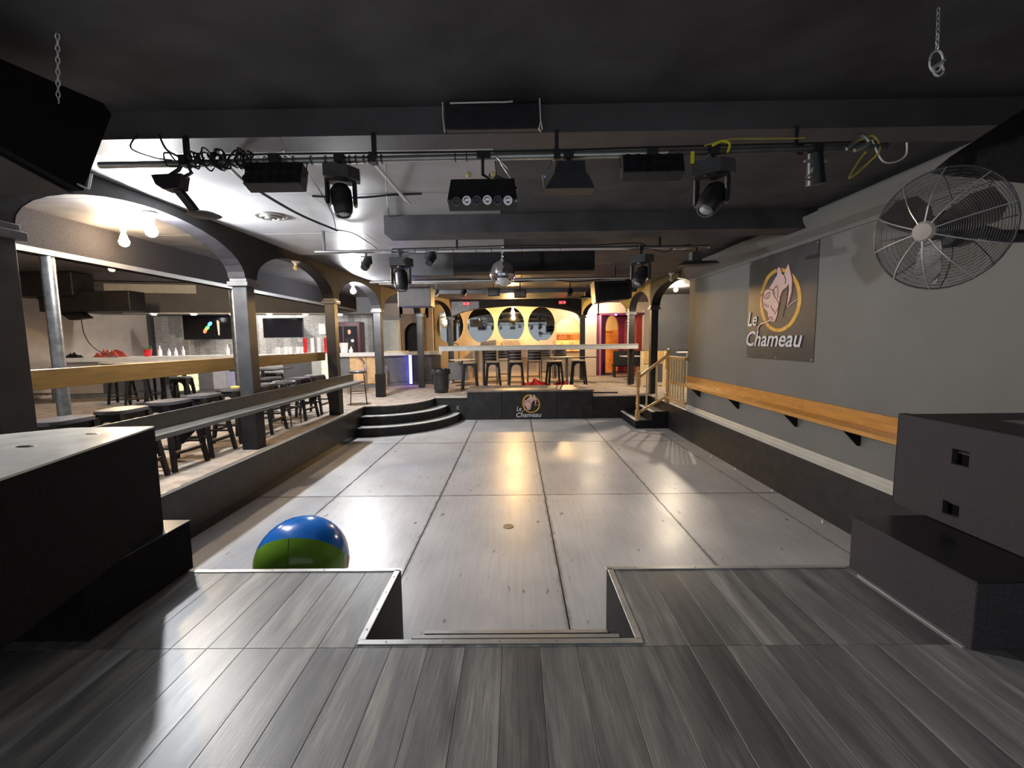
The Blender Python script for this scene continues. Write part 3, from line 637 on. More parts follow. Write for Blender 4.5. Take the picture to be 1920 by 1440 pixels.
c.tube([V((1.9, 2.13, 3.27)) + V((.03*math.cos(a), 0, .045*math.sin(a))) for a in [k*PI/8 for k in range(16)]], .005, 6, True)
c.cyl((1.87, 2.12, 3.235), (1.93, 2.12, 3.27), .006).tube([V((1.905, 2.12, 3.225)) + V((.022*math.cos(a), 0, .022*math.sin(a))) for a in [k*PI/8 for k in range(16)]], .005, 6, True)
c.obj('ceiling_chain', M_alu, label='silver chain with shackle hanging from the ceiling at upper right', cat='chain')
t = thing('monitor_box', 'black box with white cord loops hung under the ceiling above the first pipe', 'speaker', (-.12, 2.8, 3.3))
MB().b2((-.41, 2.84, 3.335), (.17, 2.895, 3.485), bev=.006).obj('cabinet', M_fix, t)
MB().tube(spline([(-.38, 2.83, 3.482), (-.25, 2.82, 3.478), (-.1, 2.83, 3.484), (-.06, 2.82, 3.478), (0, 2.83, 3.486)]), .005).obj('cord', M_white, t)
MB().tube([(-.425, 2.835, 3.49), (-.425, 2.83, 3.40), (-.415, 2.83, 3.315)], .004).obj('cord', M_white, t)
MB().tube([(.163, 2.83, 3.50), (.168, 2.83, 3.37), (.158, 2.83, 3.325), (.168, 2.83, 3.308), (.178, 2.83, 3.325), (.17, 2.83, 3.37)], .004).obj('cord', M_white, t)

# ---------------------------------------------------------------- wall fans
def cage_ring(b, m, r, z, tr): b.tube([m @ V((r*math.cos(a), r*math.sin(a), z)) for a in [k*2*PI/40 for k in range(40)]], tr, 4, True)
def fan(c, n_, label, r=.258):
    t = thing('wall_fan', label, 'fan', c, 0, 'wire cage fans')
    m = aim(c, n_); fb = MB()
    def prof(q): return .10*(1-(q**2.4))
    for k in range(32):
        q = .18+.82*k/31; cage_ring(fb, m, r*q, prof(q), .0011)
    cage_ring(fb, m, r, 0, .004)
    fg_ = fb.obj('front_grille', M_fixg, t)
    for k in range(10):
        a = k*2*PI/10+.2
        MB().tube([m @ V((r*q*math.cos(a), r*q*math.sin(a), prof(q)+.002)) for q in (.15, .4, .6, .8, .92, 1.0)], .0028, 5).obj('spoke', M_alu, fg_)
    rb = MB()
    for k in range(14):
        q = .3+.7*k/13; cage_ring(rb, m, r*q, -.10*(1-q**3)-.01, .0012)
    for k in range(8):
        a = k*2*PI/8; rb.tube([m @ V((r*q*math.cos(a), r*q*math.sin(a), -.10*(1-q**3)-.01)) for q in (.2, .5, .8, 1)], .0025, 4)
    rb.obj('rear_grille', M_fixg, t)
    MB().lathe([(0, .112), (.035, .110), (.044, .100), (.044, .085)], m, 20).obj('hub_cap', mat('hub disc', (.40, .34, .30), .45), fg_)
    for k in range(3):
        b = MB(); mm = m @ R(120*k+25)
        pts = [(.04*.85, -.03), (.10*.85, -.07), (.20*.85, -.09), (.265*.85, -.05), (.275*.85, .03), (.20*.85, .05), (.10*.85, .045), (.04*.85, .03)]
        vs0 = [b.b.verts.new(mm @ V((x, y, .02+y*.45))) for x, y in pts]; vs1 = [b.b.verts.new(mm @ V((x, y, .023+y*.45))) for x, y in pts]
        b.b.faces.new(vs0); b.b.faces.new(vs1)
        for i in range(8): b.b.faces.new([vs0[i], vs0[(i+1) % 8], vs1[(i+1) % 8], vs1[i]])
        b.obj('blade', mat('fan blade', (.06, .045, .042), .35), t)
    MB().lathe([(0, .06), (.04, .055), (.045, .0), (.045, 0)], m, 18).obj('rotor_hub', M_fixg, t)
    MB().lathe([(.07, -.06), (.085, -.08), (.085, -.17), (.06, -.20), (0, -.205)], m, 20).obj('motor', M_fix, t)
    return m, t
nF = V((-.93, -.33, -.13))
m1, f1 = fan((1.885, 2.04, 2.515), nF, 'wire cage fan with black blades in front of the grey wall, wholly in view')
MB().tube([m1 @ V((0, 0, -.19)), (2.25, 2.12, 2.50), (2.62, 2.20, 2.52), (3.47, 2.25, 2.52)], .030, 10).obj('support_arm', M_fix, f1)
m2, f2 = fan((2.80, 2.14, 2.44), nF, 'second wire cage fan cut off by the right edge')
MB().tube([m2 @ V((0, 0, -.19)), (3.2, 2.3, 2.50), (3.46, 2.3, 2.52)], .022, 10).obj('support_arm', M_fix, f2)

# ---------------------------------------------------------------- lighting pipes
def ring_ties(b, xs_, y, z, r):
    for q in xs_: b.tube([V((q, y+(r+.003)*math.cos(a), z+(r+.003)*math.sin(a))) for a in [k*PI/5 for k in range(10)]], .004, 4, True)
t = thing('lighting_pipe', 'nearest horizontal lighting pipe with taped cables under the ceiling', 'pipe', (0, 2.85, 3.2))
yP, zP = 2.86, 3.185
MB().cyl((-2.62, yP+.05, zP+.0), (.95, yP, zP), .021).obj('pipe', M_steel, t)
MB().cyl((.95, yP, zP), (2.25, yP-.05, zP), .019).obj('pipe', M_fixg, t)
b = MB(); ring_ties(b, [-1.66, -1.55, -1.49, -1.42, -1.37, -1.26, -1.17, -1.02, -.98, -.93, -.90, -.82, -.36, -.29, -.1, .25, .52], yP+.02, zP, .021); b.obj('cable_ties', M_rubber, t, kind='stuff')
for q in (-2.05, -.87, .27, 1.75):
    MB().b2((q-.012, yP+.02, zP+.01), (q+.012, yP+.05, 3.345)).b2((q-.02, yP-.02, zP-.03), (q+.02, yP+.045, zP+.03)).obj('hanger', M_fix, t)
MB().tube(spline([(-1.9, yP, zP+.03), (-1.5, yP-.01, zP+.028), (-1.0, yP, zP+.03), (-.6, yP, zP+.028), (.2, yP, zP+.027), (1.0, yP-.02, zP+.03), (2.2, yP-.05, zP+.028)]), .006).obj('cable', M_rubber, t)
MB().bar((-.93, 3.0, 3.24), (-.88, 3.75, 3.20), .03, .008).bar((-.90, 3.0, 3.2), (-.85, 3.75, 3.17), .012, .012).obj('strut', M_alu, t)
t = thing('lighting_pipe', 'second horizontal lighting pipe in front of the mirror ball', 'pipe', (0, 5.95, 3.24))
yQ, zQ = 5.95, 3.235
MB().cyl((-2.62, yQ, zQ), (2.55, yQ, zQ), .024).obj('pipe', M_chrome, t)
b = MB(); ring_ties(b, [-1.6, -1.45, -1.3, -1.15, -1.0, -.8, -.5, -.3, .1, .6], yQ, zQ, .024); b.obj('cable_ties', M_rubber, t, kind='stuff')
for q in (-2.5, -.75, 1.9): MB().b2((q-.012, yQ-.015, zQ+.01), (q+.012, yQ+.015, ZC)).obj('hanger', M_fix, t)
MB().tube(spline([(-1.6, yQ, zQ+.03), (-1, yQ, zQ+.035), (0, yQ, zQ+.05), (1, yQ, zQ+.04), (1.6, yQ, zQ+.06), (1.8, yQ, zQ-.02), (2.0, yQ, zQ-.06), (2.1, yQ, zQ-.0), (2.3, yQ, zQ+.03)]), .007).obj('cable', M_rubber, t)
t = thing('lighting_pipe', 'third chrome lighting pipe behind the mirror ball', 'pipe', (0, 9.0, 3.2))
MB().cyl((-2.9, 9.0, 3.24), (2.35, 9.0, 3.27), .026).obj('pipe', M_chrome, t)
MB().cyl((-2.9, 9.6, 3.28), (2.35, 9.6, 3.31), .022).obj('pipe', M_steel, t)
MB().tube(spline([(-2.0, 9.0, 3.27), (-1.0, 9.0, 3.28), (0, 9.02, 3.21), (.6, 9.0, 3.26), (1.2, 9.02, 3.2), (2.0, 9.0, 3.26)]), .012).obj('cable', M_rubber, t)
for q in (-2.2, 0, 2.0): MB().b2((q-.012, 8.985, 3.25), (q+.012, 9.015, ZC)).obj('hanger', M_fix, t)

# fixtures
def clamp(t, x, y, z, top, mt=M_fix):
    MB().b2((x-.015, y-.012, z), (x+.015, y+.012, top)).b2((x-.03, y-.03, top-.03), (x+.03, y+.03, top+.025), bev=.004).obj('clamp', mt, t)
def moving_head(x, y, z, top, label, s=1.0, ang=20, lensdir=(0, -.3, -1)):
    t = thing('moving_head_light', label, 'stage light', (x, y, z), 0, 'moving head lights')
    m = T(x, y, z) @ R(ang) @ Matrix.Diagonal((s, s, s, 1))
    clamp(t, x, y, z, top)
    MB().prism([(-.12, -.08), (.06, -.08), (.14, 0), (.14, .08), (-.12, .08)], -.09, 0, m).box((-.02, -.083, -.045), (.12, .006, .05), m).obj('base_box', M_fixg, t)
    MB().lathe([(.06, -.11), (.06, -.09)], m, 18).b2((-.115, -.05, -.29), (-.085, .05, -.10), m, bev=.01).b2((.085, -.05, -.29), (.115, .05, -.10), m, bev=.01).b2((-.115, -.05, -.118), (.115, .05, -.10), m, bev=.004).obj('yoke', M_fix, t)
    mm = T(x, y, z) @ R(ang) @ T(0, 0, -.25*s) ; d3 = V(lensdir).normalized()
    q = aim(mm.translation, d3)
    hd_ = MB().lathe([(0, -.13*s), (.055*s, -.12*s), (.078*s, -.08*s), (.080*s, .04*s), (.072*s, .09*s), (.058*s, .11*s)], q, 20).obj('head', M_fix, t)
    MB().lathe([(.056*s, .108*s), (.058*s, .118*s), (.046*s, .118*s), (.046*s, .110*s)], q, 20, False).obj('bezel', M_fixg, hd_)
    MB().lathe([(.047*s, .108*s), (.03*s, .116*s), (0, .119*s)], q, 20, False).obj('lens', M_lens, hd_)
    return t
moving_head(-1.075, 2.86, 3.13, 3.185, 'black moving head light pointing down against the bright ceiling patch', .80, 15, (.12, -.15, -1))
th_ = moving_head(1.22, 2.84, 3.12, 3.185, 'moving head light with yellow tags and silver lens on the first pipe', .88, -30, (-.55, -.35, -.75))
MB().b2((1.07, 2.80, 3.10), (1.092, 2.803, 3.17)).obj('yellow_tag', M_yellow, th_)
MB().tube(spline([(1.20, 2.8, 3.20), (1.25, 2.8, 3.225), (1.30, 2.8, 3.21), (1.29, 2.8, 3.16)]), .008)  .obj('yellow_cord', M_yellow, th_)
MB().tube(spline([(1.15, 2.8, 3.20), (1.3, 2.8, 3.235), (1.5, 2.8, 3.235), (1.75, 2.8, 3.235)]), .004).obj('thin_cord', M_ycord, th_)
moving_head(-1.50, 5.95, 3.14, 3.235, 'dark moving head light hanging on the left of the second pipe', 1.15, 10, (.1, -.1, -1))
moving_head(1.66, 5.95, 3.14, 3.235, 'moving head light with white lens on the right of the second pipe', 1.1, -25, (-.5, -.3, -.8))
def strobe(x, y, z, wd, hh, label):
    t = thing('led_strobe', label, 'stage light', (x, y, z), 0, 'LED strobe panels')
    m = T(x, y, z) @ R(-18, 'X')
    bd_ = MB().b2((-wd/2, -.04, -hh/2), (wd/2, .05, hh/2), m, bev=.006).obj('body', M_fix, t)
    MB().tube([m @ V(p) for p in ((-wd/2-.008, 0, 0), (-wd/2-.008, 0, hh/2+.03), (wd/2+.008, 0, hh/2+.03), (wd/2+.008, 0, 0))], .006, 5).obj('bracket', M_fix, t)
    clamp(t, x, y, z+hh/2+.02, zP)
    for i in range(6):
        for j in range(2):
            MB().lathe([(.0, 0), (hh*.14, .002), (hh*.17, .010), (hh*.19, .011)], m @ T(-wd/2+wd*(i+.5)/6, -.041, -hh/4+j*hh/2) @ R(90, 'X'), 10).obj('cell', M_blackg, bd_)
strobe(-1.475, 2.85, 3.075, .355, .15, 'black LED strobe panel left of the first moving head')
strobe(.85, 2.84, 3.095, .37, .13, 'black LED strobe panel right of centre on the first pipe')
# multi-beam effect in the middle
t = thing('multi_beam_light', 'wide black multi-lens effect light with yellow knobs at centre of the first pipe', 'stage light', (-.19, 2.85, 2.95))
m = T(-.19, 2.85, 2.945) @ R(-25, 'X')
bd_ = MB().prism([(-.21, -.08), (.21, -.08), (.195, .075), (-.195, .075)], -.04, .06, m @ R(90, 'X')).obj('body', M_fix, t, smooth=False)
MB().tube([(-.21, 2.85, 2.95), (-.12, 2.85, 3.03), (-.19, 2.85, 3.07), (-.19, 2.86, 3.20)], .011).tube([(.02, 2.85, 2.98), (-.06, 2.85, 3.04), (-.15, 2.85, 3.07)], .011).obj('yoke', M_fix, t)
MB().tube([(-.10, 2.84, 3.17), (-.03, 2.84, 3.10), (-.04, 2.84, 3.02), (-.10, 2.84, 2.98)], .006).tube([(-.08, 2.84, 3.14), (-.0, 2.84, 3.02)], .005).obj('cable', M_steel, t)
MB().b2((-.225, 2.85, 3.17), (-.14, 2.88, 3.215)).obj('clamp', M_fix, t)
for xx in (-.275, -.125): MB().ball((xx, 2.83, 3.065), .018, 12, 8, (1, .8, 1)).obj('knob', mat('cream knob', (.85, .68, .28), .4), t)
for i in range(6):
    a = -.155+i*.062
    MB().lathe([(.027, 0), (.027, .015), (.019, .015), (.01, .006), (0, .004)], m @ T(a, -.045-.01*math.cos((i-2.5)*.5), -.085) @ R(120, 'X'), 14).obj('lens_tube', M_chrome if i % 2 else M_fixg, bd_)
MB().b2((-.20, -.047, -.012), (.20, -.04, -.006), m).obj('body_seam', M_steel, bd_)
for xx in (-.21, .205): MB().tube([m @ V((xx, -.06, -.1)), m @ V((xx+.01, -.05, -.05)), m @ V((xx-.005, -.05, -.09))], .004, 5).obj('end_clip', M_alu, t)
# laser projector
t = thing('laser_projector', 'black trapezoid projector box right of the centre effect light', 'stage light', (.34, 2.85, 3.03))
MB().prism([(-.145, -.085), (.155, -.085), (.12, -.01), (.10, .01), (.095, .075), (-.075, .075), (-.09, -.0)], -.05, .08, T(.335, 2.86, 3.045) @ R(90, 'X')).obj('body', M_fix, t, smooth=False)
MB().tube([(.19, 2.83, 2.98), (.18, 2.83, 3.05), (.235, 2.85, 3.14)], .007).obj('bracket', M_steel, t)
MB().lathe([(.012, 0), (.012, .02), (0, .02)], T(.196, 2.80, 3.04) @ R(90, 'X'), 10).obj('knob', M_chrome, t)
clamp(t, .34, 2.86, 3.12, zP)
# par with foot at left
t = thing('par_light', 'small dark spotlight on a foot silhouetted against the bright left ceiling', 'stage light', (-2.15, 2.87, 3.05))
MB().prism([(-.10, .03), (.09, .035), (.07, -.05), (-.03, -.06), (-.075, -.03)], -.04, .04, T(-2.15, 2.88, 3.07) @ R(90, 'X')).obj('body', M_fix, t, smooth=False)
MB().tube([(-2.14, 2.9, 3.04), (-2.10, 2.93, 2.97), (-2.06, 2.95, 2.90)], .03, 8).lathe([(.07, 0), (.10, .012), (.06, .03)], T(-2.02, 2.97, 2.875), 16).obj('foot', M_fix, t)
MB().tube([(-2.17, 2.88, 3.1), (-2.10, 2.88, 3.14), (-2.05, 2.87, 3.19), (-2.02, 2.88, 3.12), (-2.08, 2.88, 3.09)], .012).obj('bracket', M_fix, t)
# dmx box and bracket at the right
t = thing('small_spotlight', 'small dark spotlight with grey bracket near the right end of the first pipe', 'stage light', (1.83, 2.83, 3.05))
MB().cyl((1.83, 2.83, 3.16), (1.86, 2.85, 2.98), .045, .055).obj('body', M_fix, t)
MB().b2((1.76, 2.80, 3.10), (1.90, 2.82, 3.112)).tube([(1.82, 2.81, 3.1), (1.81, 2.81, 3.04), (1.77, 2.81, 3.0), (1.84, 2.81, 3.0)], .008).obj('bracket', M_steel, t)
clamp(t, 1.84, 2.83, 3.14, zP)
t = thing('cord_coil', 'coiled yellow and white cord hanging at the right end of the first pipe', 'cord', (2.15, 2.8, 3.1))
MB().tube(spline([(2.02, 2.8, 3.18), (2.08, 2.8, 3.22), (2.16, 2.8, 3.24), (2.20, 2.8, 3.16), (2.13, 2.8, 3.08), (2.03, 2.8, 3.0), (2.08, 2.8, 3.10), (2.12, 2.8, 3.15)]), .006).obj('yellow_cord', M_ycord, t)
MB().tube(spline([(2.15, 2.8, 3.22), (2.22, 2.8, 3.10), (2.30, 2.8, 3.09), (2.36, 2.8, 3.13), (2.36, 2.8, 3.20)]), .005).obj('white_cord', M_white, t)
MB().tube(spline([(2.0, 2.8, 3.17), (2.04, 2.8, 3.2), (2.08, 2.8, 3.25), (2.13, 2.8, 3.2), (2.05, 2.8, 3.16)]), .012).obj('connector', M_steel, t)
# loose cable bundles
def tangle(name, label, c, spread, n, r, seed):
    rnd = random.Random(seed); b = MB()
    for i in range(n):
        x0 = c[0]+rnd.uniform(-1, 1)*spread[0]; rr = rnd.uniform(.03, .06); pts = []
        for k in range(9):
            a = k*2*PI/8*rnd.uniform(.9, 1.1)
            pts.append((x0+rr*math.cos(a)*.8+k*.004, c[1]+rnd.uniform(-1, 1)*spread[1], c[2]+rr*math.sin(a)))
        b.tube(spline(pts, 4), r, 5)
    o = b.obj(name, M_rubber, label=label, cat='cable', kind='stuff'); return o
tangle('cable_tangle', 'black cables looped round the left end of the first pipe', (-2.05, 2.86, 3.19), (.18, .03), 9, .005, 3)
tangle('cable_tangle', 'thick knot of black cables left of the strobe panel on the first pipe', (-1.76, 2.86, 3.19), (.11, .03), 11, .006, 5)
for pts, lab, r in (([(-2.36, 2.90, 3.36), (-2.38, 2.87, 3.27), (-2.22, 2.84, 3.20), (-2.12, 2.86, 3.19)], 'thin black cable dropping from the beam at far left', .005),
                    ([(-2.22, 2.90, 3.36), (-2.16, 2.87, 3.26), (-2.06, 2.84, 3.20)], 'second thin black cable dropping from the beam', .006),
                    ([(-1.80, 2.9, 3.19), (-2.08, 3.35, 3.34), (-2.26, 3.96, 3.40), (-2.30, 4.87, 3.42), (-2.24, 5.75, 3.46)], 'long black cable running along the ceiling to a knot', .013),
                    ([(-1.50, 3.0, 3.30), (-1.75, 4.0, 3.46), (-2.0, 5.0, 3.47), (-2.25, 5.75, 3.46)], 'thin grey shadowed cable crossing the bright ceiling patch', .005),
                    ([(-1.98, 4.50, 3.485), (-1.55, 4.52, 3.47), (-1.2, 4.50, 3.485), (-.9, 4.48, 3.485)], 'black cable along the first ceiling joint', .010),
                    ([(-1.0, 3.6, 3.47), (-1.3, 4.7, 3.485), (-1.52, 5.6, 3.48)], 'thin cable running to the end of the second beam', .005),
                    ([(-2.25, 5.75, 3.47), (-2.1, 6.0, 3.47), (-2.0, 6.6, 3.4)], 'short cable hanging from the ceiling knot', .007)):
    MB().tube(spline(pts), r).obj('ceiling_cable', M_rubber, label=lab, cat='cable')
t = thing('ceiling_vent', 'round ceiling diffuser by the left arcade', 'vent', (-2.78, 5.2, ZC))
for r_, z_ in ((.17, .004), (.12, .02), (.07, .03)): MB().lathe([(r_, 0), (r_-.01, -z_-.01), (r_-.03, -z_-.012), (r_-.035, -.002)], T(-2.78, 5.2, ZC-.001), 26, False).obj('ring', M_steel, t)

# mirror ball
t = thing('mirror_ball', 'mirror ball hanging over the dance floor', 'mirror ball', (-.19, 7.05, 2.9))
b = MB(); rb = .198; nlat = 17
for i in range(nlat):
    a0 = -PI/2+PI*i/nlat; a1 = a0+PI/nlat*.93; n_ = max(4, int(34*math.cos((a0+a1)/2)))
    for k in range(n_):
        p0 = 2*PI*k/n_; p1 = p0+2*PI/n_*.94
        jr = Matrix.Rotation(random.uniform(-.04, .04), 3, 'X') @ Matrix.Rotation(random.uniform(-.04, .04), 3, 'Z')
        q = [V((math.cos(a)*math.cos(p), math.cos(a)*math.sin(p), math.sin(a)))*(rb+.002) for a, p in ((a0, p0), (a0, p1), (a1, p1), (a1, p0))]
        cc = sum(q, V())/4; q = [cc+jr @ (v-cc) for v in q]
        b.b.faces.new([b.b.verts.new(v+V((-.19, 7.05, 3.09))) for v in q])
b.obj('mirror_tiles', M_tile, t, smooth=False, kind='stuff')
MB().ball((-.19, 7.05, 3.09), rb-.004, 28, 18).obj('core', M_fix, t)
MB().lathe([(.03, 0), (.03, .02), (.012, .03), (.012, .05)], T(-.19, 7.05, 3.285), 12).obj('cap', M_alu, t)
chain((-.19, 7.05, ZC), (-.19, 7.05, 3.33), 5, .006, .014).obj('chain', M_alu, t)
# small fixtures at the back
def small_fix(name, label, x, y, z, shape, top, mt=M_fix, cat='stage light', grp=None):
    t = thing(name, label, cat, (x, y, z), 0, grp)
    if shape == 'can':
        MB().lathe([(.05, -.09), (.06, -.05), (.06, .06), (.04, .10), (0, .105)], aim((x, y, z), (.15, .5, .6)), 14).obj('can', mt, t)
        MB().tube([(x-.07, y, z-.01), (x-.07, y, z+.09), (x+.07, y, z+.09), (x+.07, y, z-.01)], .008, 5).obj('yoke', M_fix, t)
    elif shape == 'flood':
        MB().b2((x-.15, y-.03, z-.09), (x+.15, y+.04, z+.09), bev=.01).obj('frame', mt, t)
        MB().b2((x-.12, y-.034, z-.065), (x+.12, y-.03, z+.065)).obj('lens_panel', M_fixg if mt is M_fix else M_chrome, t)
        MB().tube([(x-.16, y, z), (x-.16, y, z+.11), (x+.16, y, z+.11), (x+.16, y, z)], .008, 5).obj('yoke', M_fix, t)
    elif shape == 'tray':
        MB().prism([(-.26, -.02), (.26, 0), (.20, .03), (-.17, .035)], -.12, .12, T(x, y, z) @ R(90, 'X')).obj('tray', mt, t, smooth=False)
        MB().b2((x-.08, y-.05, z+.03), (x+.06, y+.05, z+.16), bev=.008).obj('housing', M_fixg, t)
    MB().b2((x-.012, y-.01, z+.09), (x+.012, y+.01, top)).obj('hanger', M_fix, t)
    return t
small_fix('flat_spotlight', 'flat dark spotlight with pale edge at right end of the second pipe', 2.36, 5.9, 3.0, 'tray', 3.22)
small_fix('can_spotlight', 'small can spotlight hung on the left of the second pipe', -1.95, 5.95, 3.08, 'can', 3.22)
small_fix('can_spotlight', 'small can spotlight left of the mirror ball on the second pipe', -1.10, 5.95, 3.13, 'can', 3.22)
small_fix('can_spotlight', 'white-topped can spotlight above the left end of the rear arch', -1.93, 11.0, 3.22, 'can', ZC, M_steel)
small_fix('can_spotlight', 'dark can spotlight left of the framed flood light at the rear', -1.25, 11.0, 3.22, 'can', ZC)
small_fix('flood_light', 'square framed flood light just left of the mirror ball', -.52, 11.0, 3.22, 'flood', ZC)
small_fix('flood_light', 'dark red-tinted flood light at rear centre above the warm bulb', .13, 11.0, 3.17, 'flood', ZC, mat('rusty body', (.06, .018, .012), .4))
small_fix('can_spotlight', 'dark can spotlight right of the rear centre flood light', 1.35, 11.0, 3.20, 'can', ZC)
small_fix('flat_spotlight', 'flat dark fixture above the right end of the rear arch', 1.95, 12.0, 3.16, 'tray', ZC)
t = thing('hanging_box', 'grey cabinet hung below the ceiling in front of the thin left pillar', 'speaker', (-2.24, 10.2, 2.83))
MB().b2((-2.60, 10.0, 2.83), (-1.88, 10.5, 3.26), bev=.01).obj('cabinet', mat('grey cabinet', (.11, .11, .12), .45), t)
MB().b2((-2.615, 9.99, 2.82), (-2.59, 10.0, 3.27)).obj('edge_trim', M_white, t)
MB().ball((-2.46, 9.998, 3.09), .012, 10, 6).obj('screw', M_alu, t)
for xx in (-2.5, -1.95): MB().b2((xx-.01, 10.2, 3.26), (xx+.01, 10.22, ZC)).obj('hanger', M_fix, t)
t = thing('hanging_box', 'black cabinet hung below the ceiling right of the rear arch', 'speaker', (2.2, 10.2, 2.88))
MB().prism([(1.80, 2.86), (2.60, 2.95), (2.60, 3.37), (1.76, 3.33)], -10.5, -10.0, R(90, 'X')).obj('cabinet', M_fix, t, smooth=False)
MB().b2((1.87, 9.99, 2.93), (2.53, 10.0, 3.28)).obj('grille', M_black, t)
MB().b2((2.19, 10.2, 3.3), (2.21, 10.22, ZC)).obj('hanger', M_fix, t)
for x_, s_ in ((-1.72, 'left'), (1.68, 'right')):
    t = thing('exit_light', 'small red exit light on the rear arch, %s of the warm bulb' % s_, 'exit sign', (x_, 15.9, 3.35))
    ho_ = MB().b2((x_-.13, 15.86, 3.30), (x_+.13, 15.93, 3.42), bev=.005).obj('housing', M_redwall, t)
    MB().b2((x_-.11, 15.85, 3.32), (x_+.11, 15.86, 3.40)).obj('lit_face', M_exit, ho_)
    MB().b2((x_-.03, 15.845, 3.34), (x_+.03, 15.85, 3.38)).obj('pictogram', M_fix, ho_)

# ---------------------------------------------------------------- bulbs
def bulb(x, y, z, label, mt, r=.055, top=ZC, holder=M_porc):
    t = thing('bare_bulb', label, 'lamp', (x, y, z), 0, 'bare bulbs in porcelain holders')
    MB().lathe([(.065, 0), (.065, -.012), (.04, -.03), (.03, -.05), (.03, -.07)], T(x, y, top), 18).obj('holder', holder, t)
    h = top-.065-z
    MB().lathe([(.016, h), (.020, h*.8), (r*.8, r*.55), (r, 0), (r*.8, -r*.62), (r*.4, -r*.93), (0, -r)], T(x, y, z), 18).obj('bulb', mt, t)
bulb(-3.70, 4.62, 3.20, 'lit cool white bulb under the arch nearest the stage', M_bulbw, top=3.385)
bulb(-3.71, 10.30, 3.22, 'brightest cool white bulb under the third left arch', M_bulbw, .06, top=3.385)
bulb(-3.60, 7.42, 3.28, 'unlit cream bulb under the second left arch', M_bulboff, .045, top=3.385)
bulb(-4.75, 5.50, 3.30, 'lit warm bulb over the left seating area, nearer the white one', M_bulbwarm)
bulb(-8.30, 9.25, 3.62, 'lit warm bulb farther over the bar area, third in the line', M_bulbwarm, top=3.88)
bulb(4.50, 12.6, 3.40, 'lit warm white bulb in front of the dark wall right of the stairs', mat('warm white bulb', (1, 1, 1), .4, emit=(1.0, .83, .62), estr=BULB*.9), top=ZC)
bulb(3.50, 10.1, 3.36, 'unlit white bulb above the stairs', M_porc, .045)
bulb(3.30, 13.0, 3.36, 'unlit white bulb by the ochre arch', M_porc, .045)
bulb(-.08, 16.04, 3.03, 'lit amber bulb in front of the middle oval mirror', mat('amber bulb', (1, 1, 1), .4, emit=(1.0, .60, .22), estr=BULB*.55), .07, top=3.25)
bulb(-8.6, 14.6, 3.6, 'cool bulb over the back bar hidden behind the hood', mat('bar bulb', (1, 1, 1), .4, emit=(1, .95, .9), estr=BULB*.4), top=3.88)
bulb(2.1, 19.2, 3.1, 'amber bulb inside the coat check behind the arched window', mat('coat bulb', (1, 1, 1), .4, emit=(1.0, .66, .30), estr=BULB*.30), .07, top=3.35)
bulb(3.0, 17.2, 3.3, 'warm bulb lighting the cream wall beside the purple doorway', mat('door bulb', (1, 1, 1), .4, emit=(1.0, .80, .55), estr=BULB*.35), .05)
t = thing('led_spot', 'tiny violet LED spot over the purple doorway', 'lamp', (4.0, 17.8, 3.05))
MB().lathe([(.04, 0), (.04, .05), (0, .05)], T(4.0, 17.78, 3.03), 12).obj('housing', M_fix, t)
MB().ball((4.0, 17.78, 3.01), .03, 12, 8).obj('lens', mat('violet led', (.3, .1, 1), .4, emit=(.35, .12, 1), estr=60), t)

# ---------------------------------------------------------------- stools
def saddle_stool(loc, rz, label, group, h=.80, wd=.44, dp=.34, top=M_seat):
    t = thing('bar_stool', label, 'stool', loc, rz, group, local=True)
    s = MB(); n_ = 24; pts = []
    for k in range(n_):
        a = 2*PI*k/n_; ca, sa = math.cos(a), math.sin(a)
        pts.append((wd/2*abs(ca)**.6*(1 if ca > 0 else -1), dp/2*abs(sa)**.6*(1 if sa > 0 else -1)))
    s.prism(pts, h-.035, h-.006).prism([(x*.97, y*.97) for x, y in pts], h-.006, h); s.obj('seat', top, t)
    fx, fy = wd*.56, dp*.66; tx, ty = wd*.40, dp*.36
    def P(sx, sy, z): q = z/(h-.035); return V((sx*(fx+(tx-fx)*q), sy*(fy+(ty-fy)*q), z))
    for sx in (-1, 1):
        for sy in (-1, 1): MB().tbar(P(sx, sy, 0), P(sx, sy, h-.035), .050, .060, .034, .042).obj('leg', M_stoolw, t)
    for sy in (-1, 1):
        L = tx*2; z1 = h-.035; m = Matrix(((1, 0, 0, 0), (0, 0, 1, sy*(ty+.004)), (0, 1, 0, 0), (0, 0, 0, 1)))
        MB().prism([(-tx-.01, z1)] + [(-tx-.018, z1-.15)] + [(x, y) for x, y in arc(0, z1-.15, tx-.035, .085, 180, 0, 10)] + [(tx+.018, z1-.15), (tx+.01, z1)], -.009, .009, m).obj('apron', M_stoolw, t, smooth=False)
    for sx in (-1, 1):
        z1 = h-.035; m = Matrix(((0, 0, 1, sx*(tx+.004)), (1, 0, 0, 0), (0, 1, 0, 0), (0, 0, 0, 1)))
        MB().prism([(-ty-.01, z1)] + [(-ty-.015, z1-.15)] + [(x, y) for x, y in arc(0, z1-.15, ty-.03, .07, 180, 0, 10)] + [(ty+.015, z1-.15), (ty+.01, z1)], -.009, .009, m).obj('apron', M_stoolw, t, smooth=False)
    for a, b, zz in (((-1, -1), (1, -1), .20), ((-1, 1), (1, 1), .20), ((-1, -1), (-1, 1), .27), ((1, -1), (1, 1), .27)):
        p, q = P(*a, zz), P(*b, zz)
        sx_ = MB().bar(p, q, .05, .022).obj('stretcher', M_stoolw, t)
        MB().bar(p+V((0, 0, .027)), q+V((0, 0, .027)), .022, .004).obj('worn_edge', M_stringer, sx_) if abs(q.x-p.x) > .1 else None
    return t
def dup_stool(src, loc, rz, label, group=None): return dup(src, loc, rz, label, group)
G1 = 'black saddle stools along the left ledge'
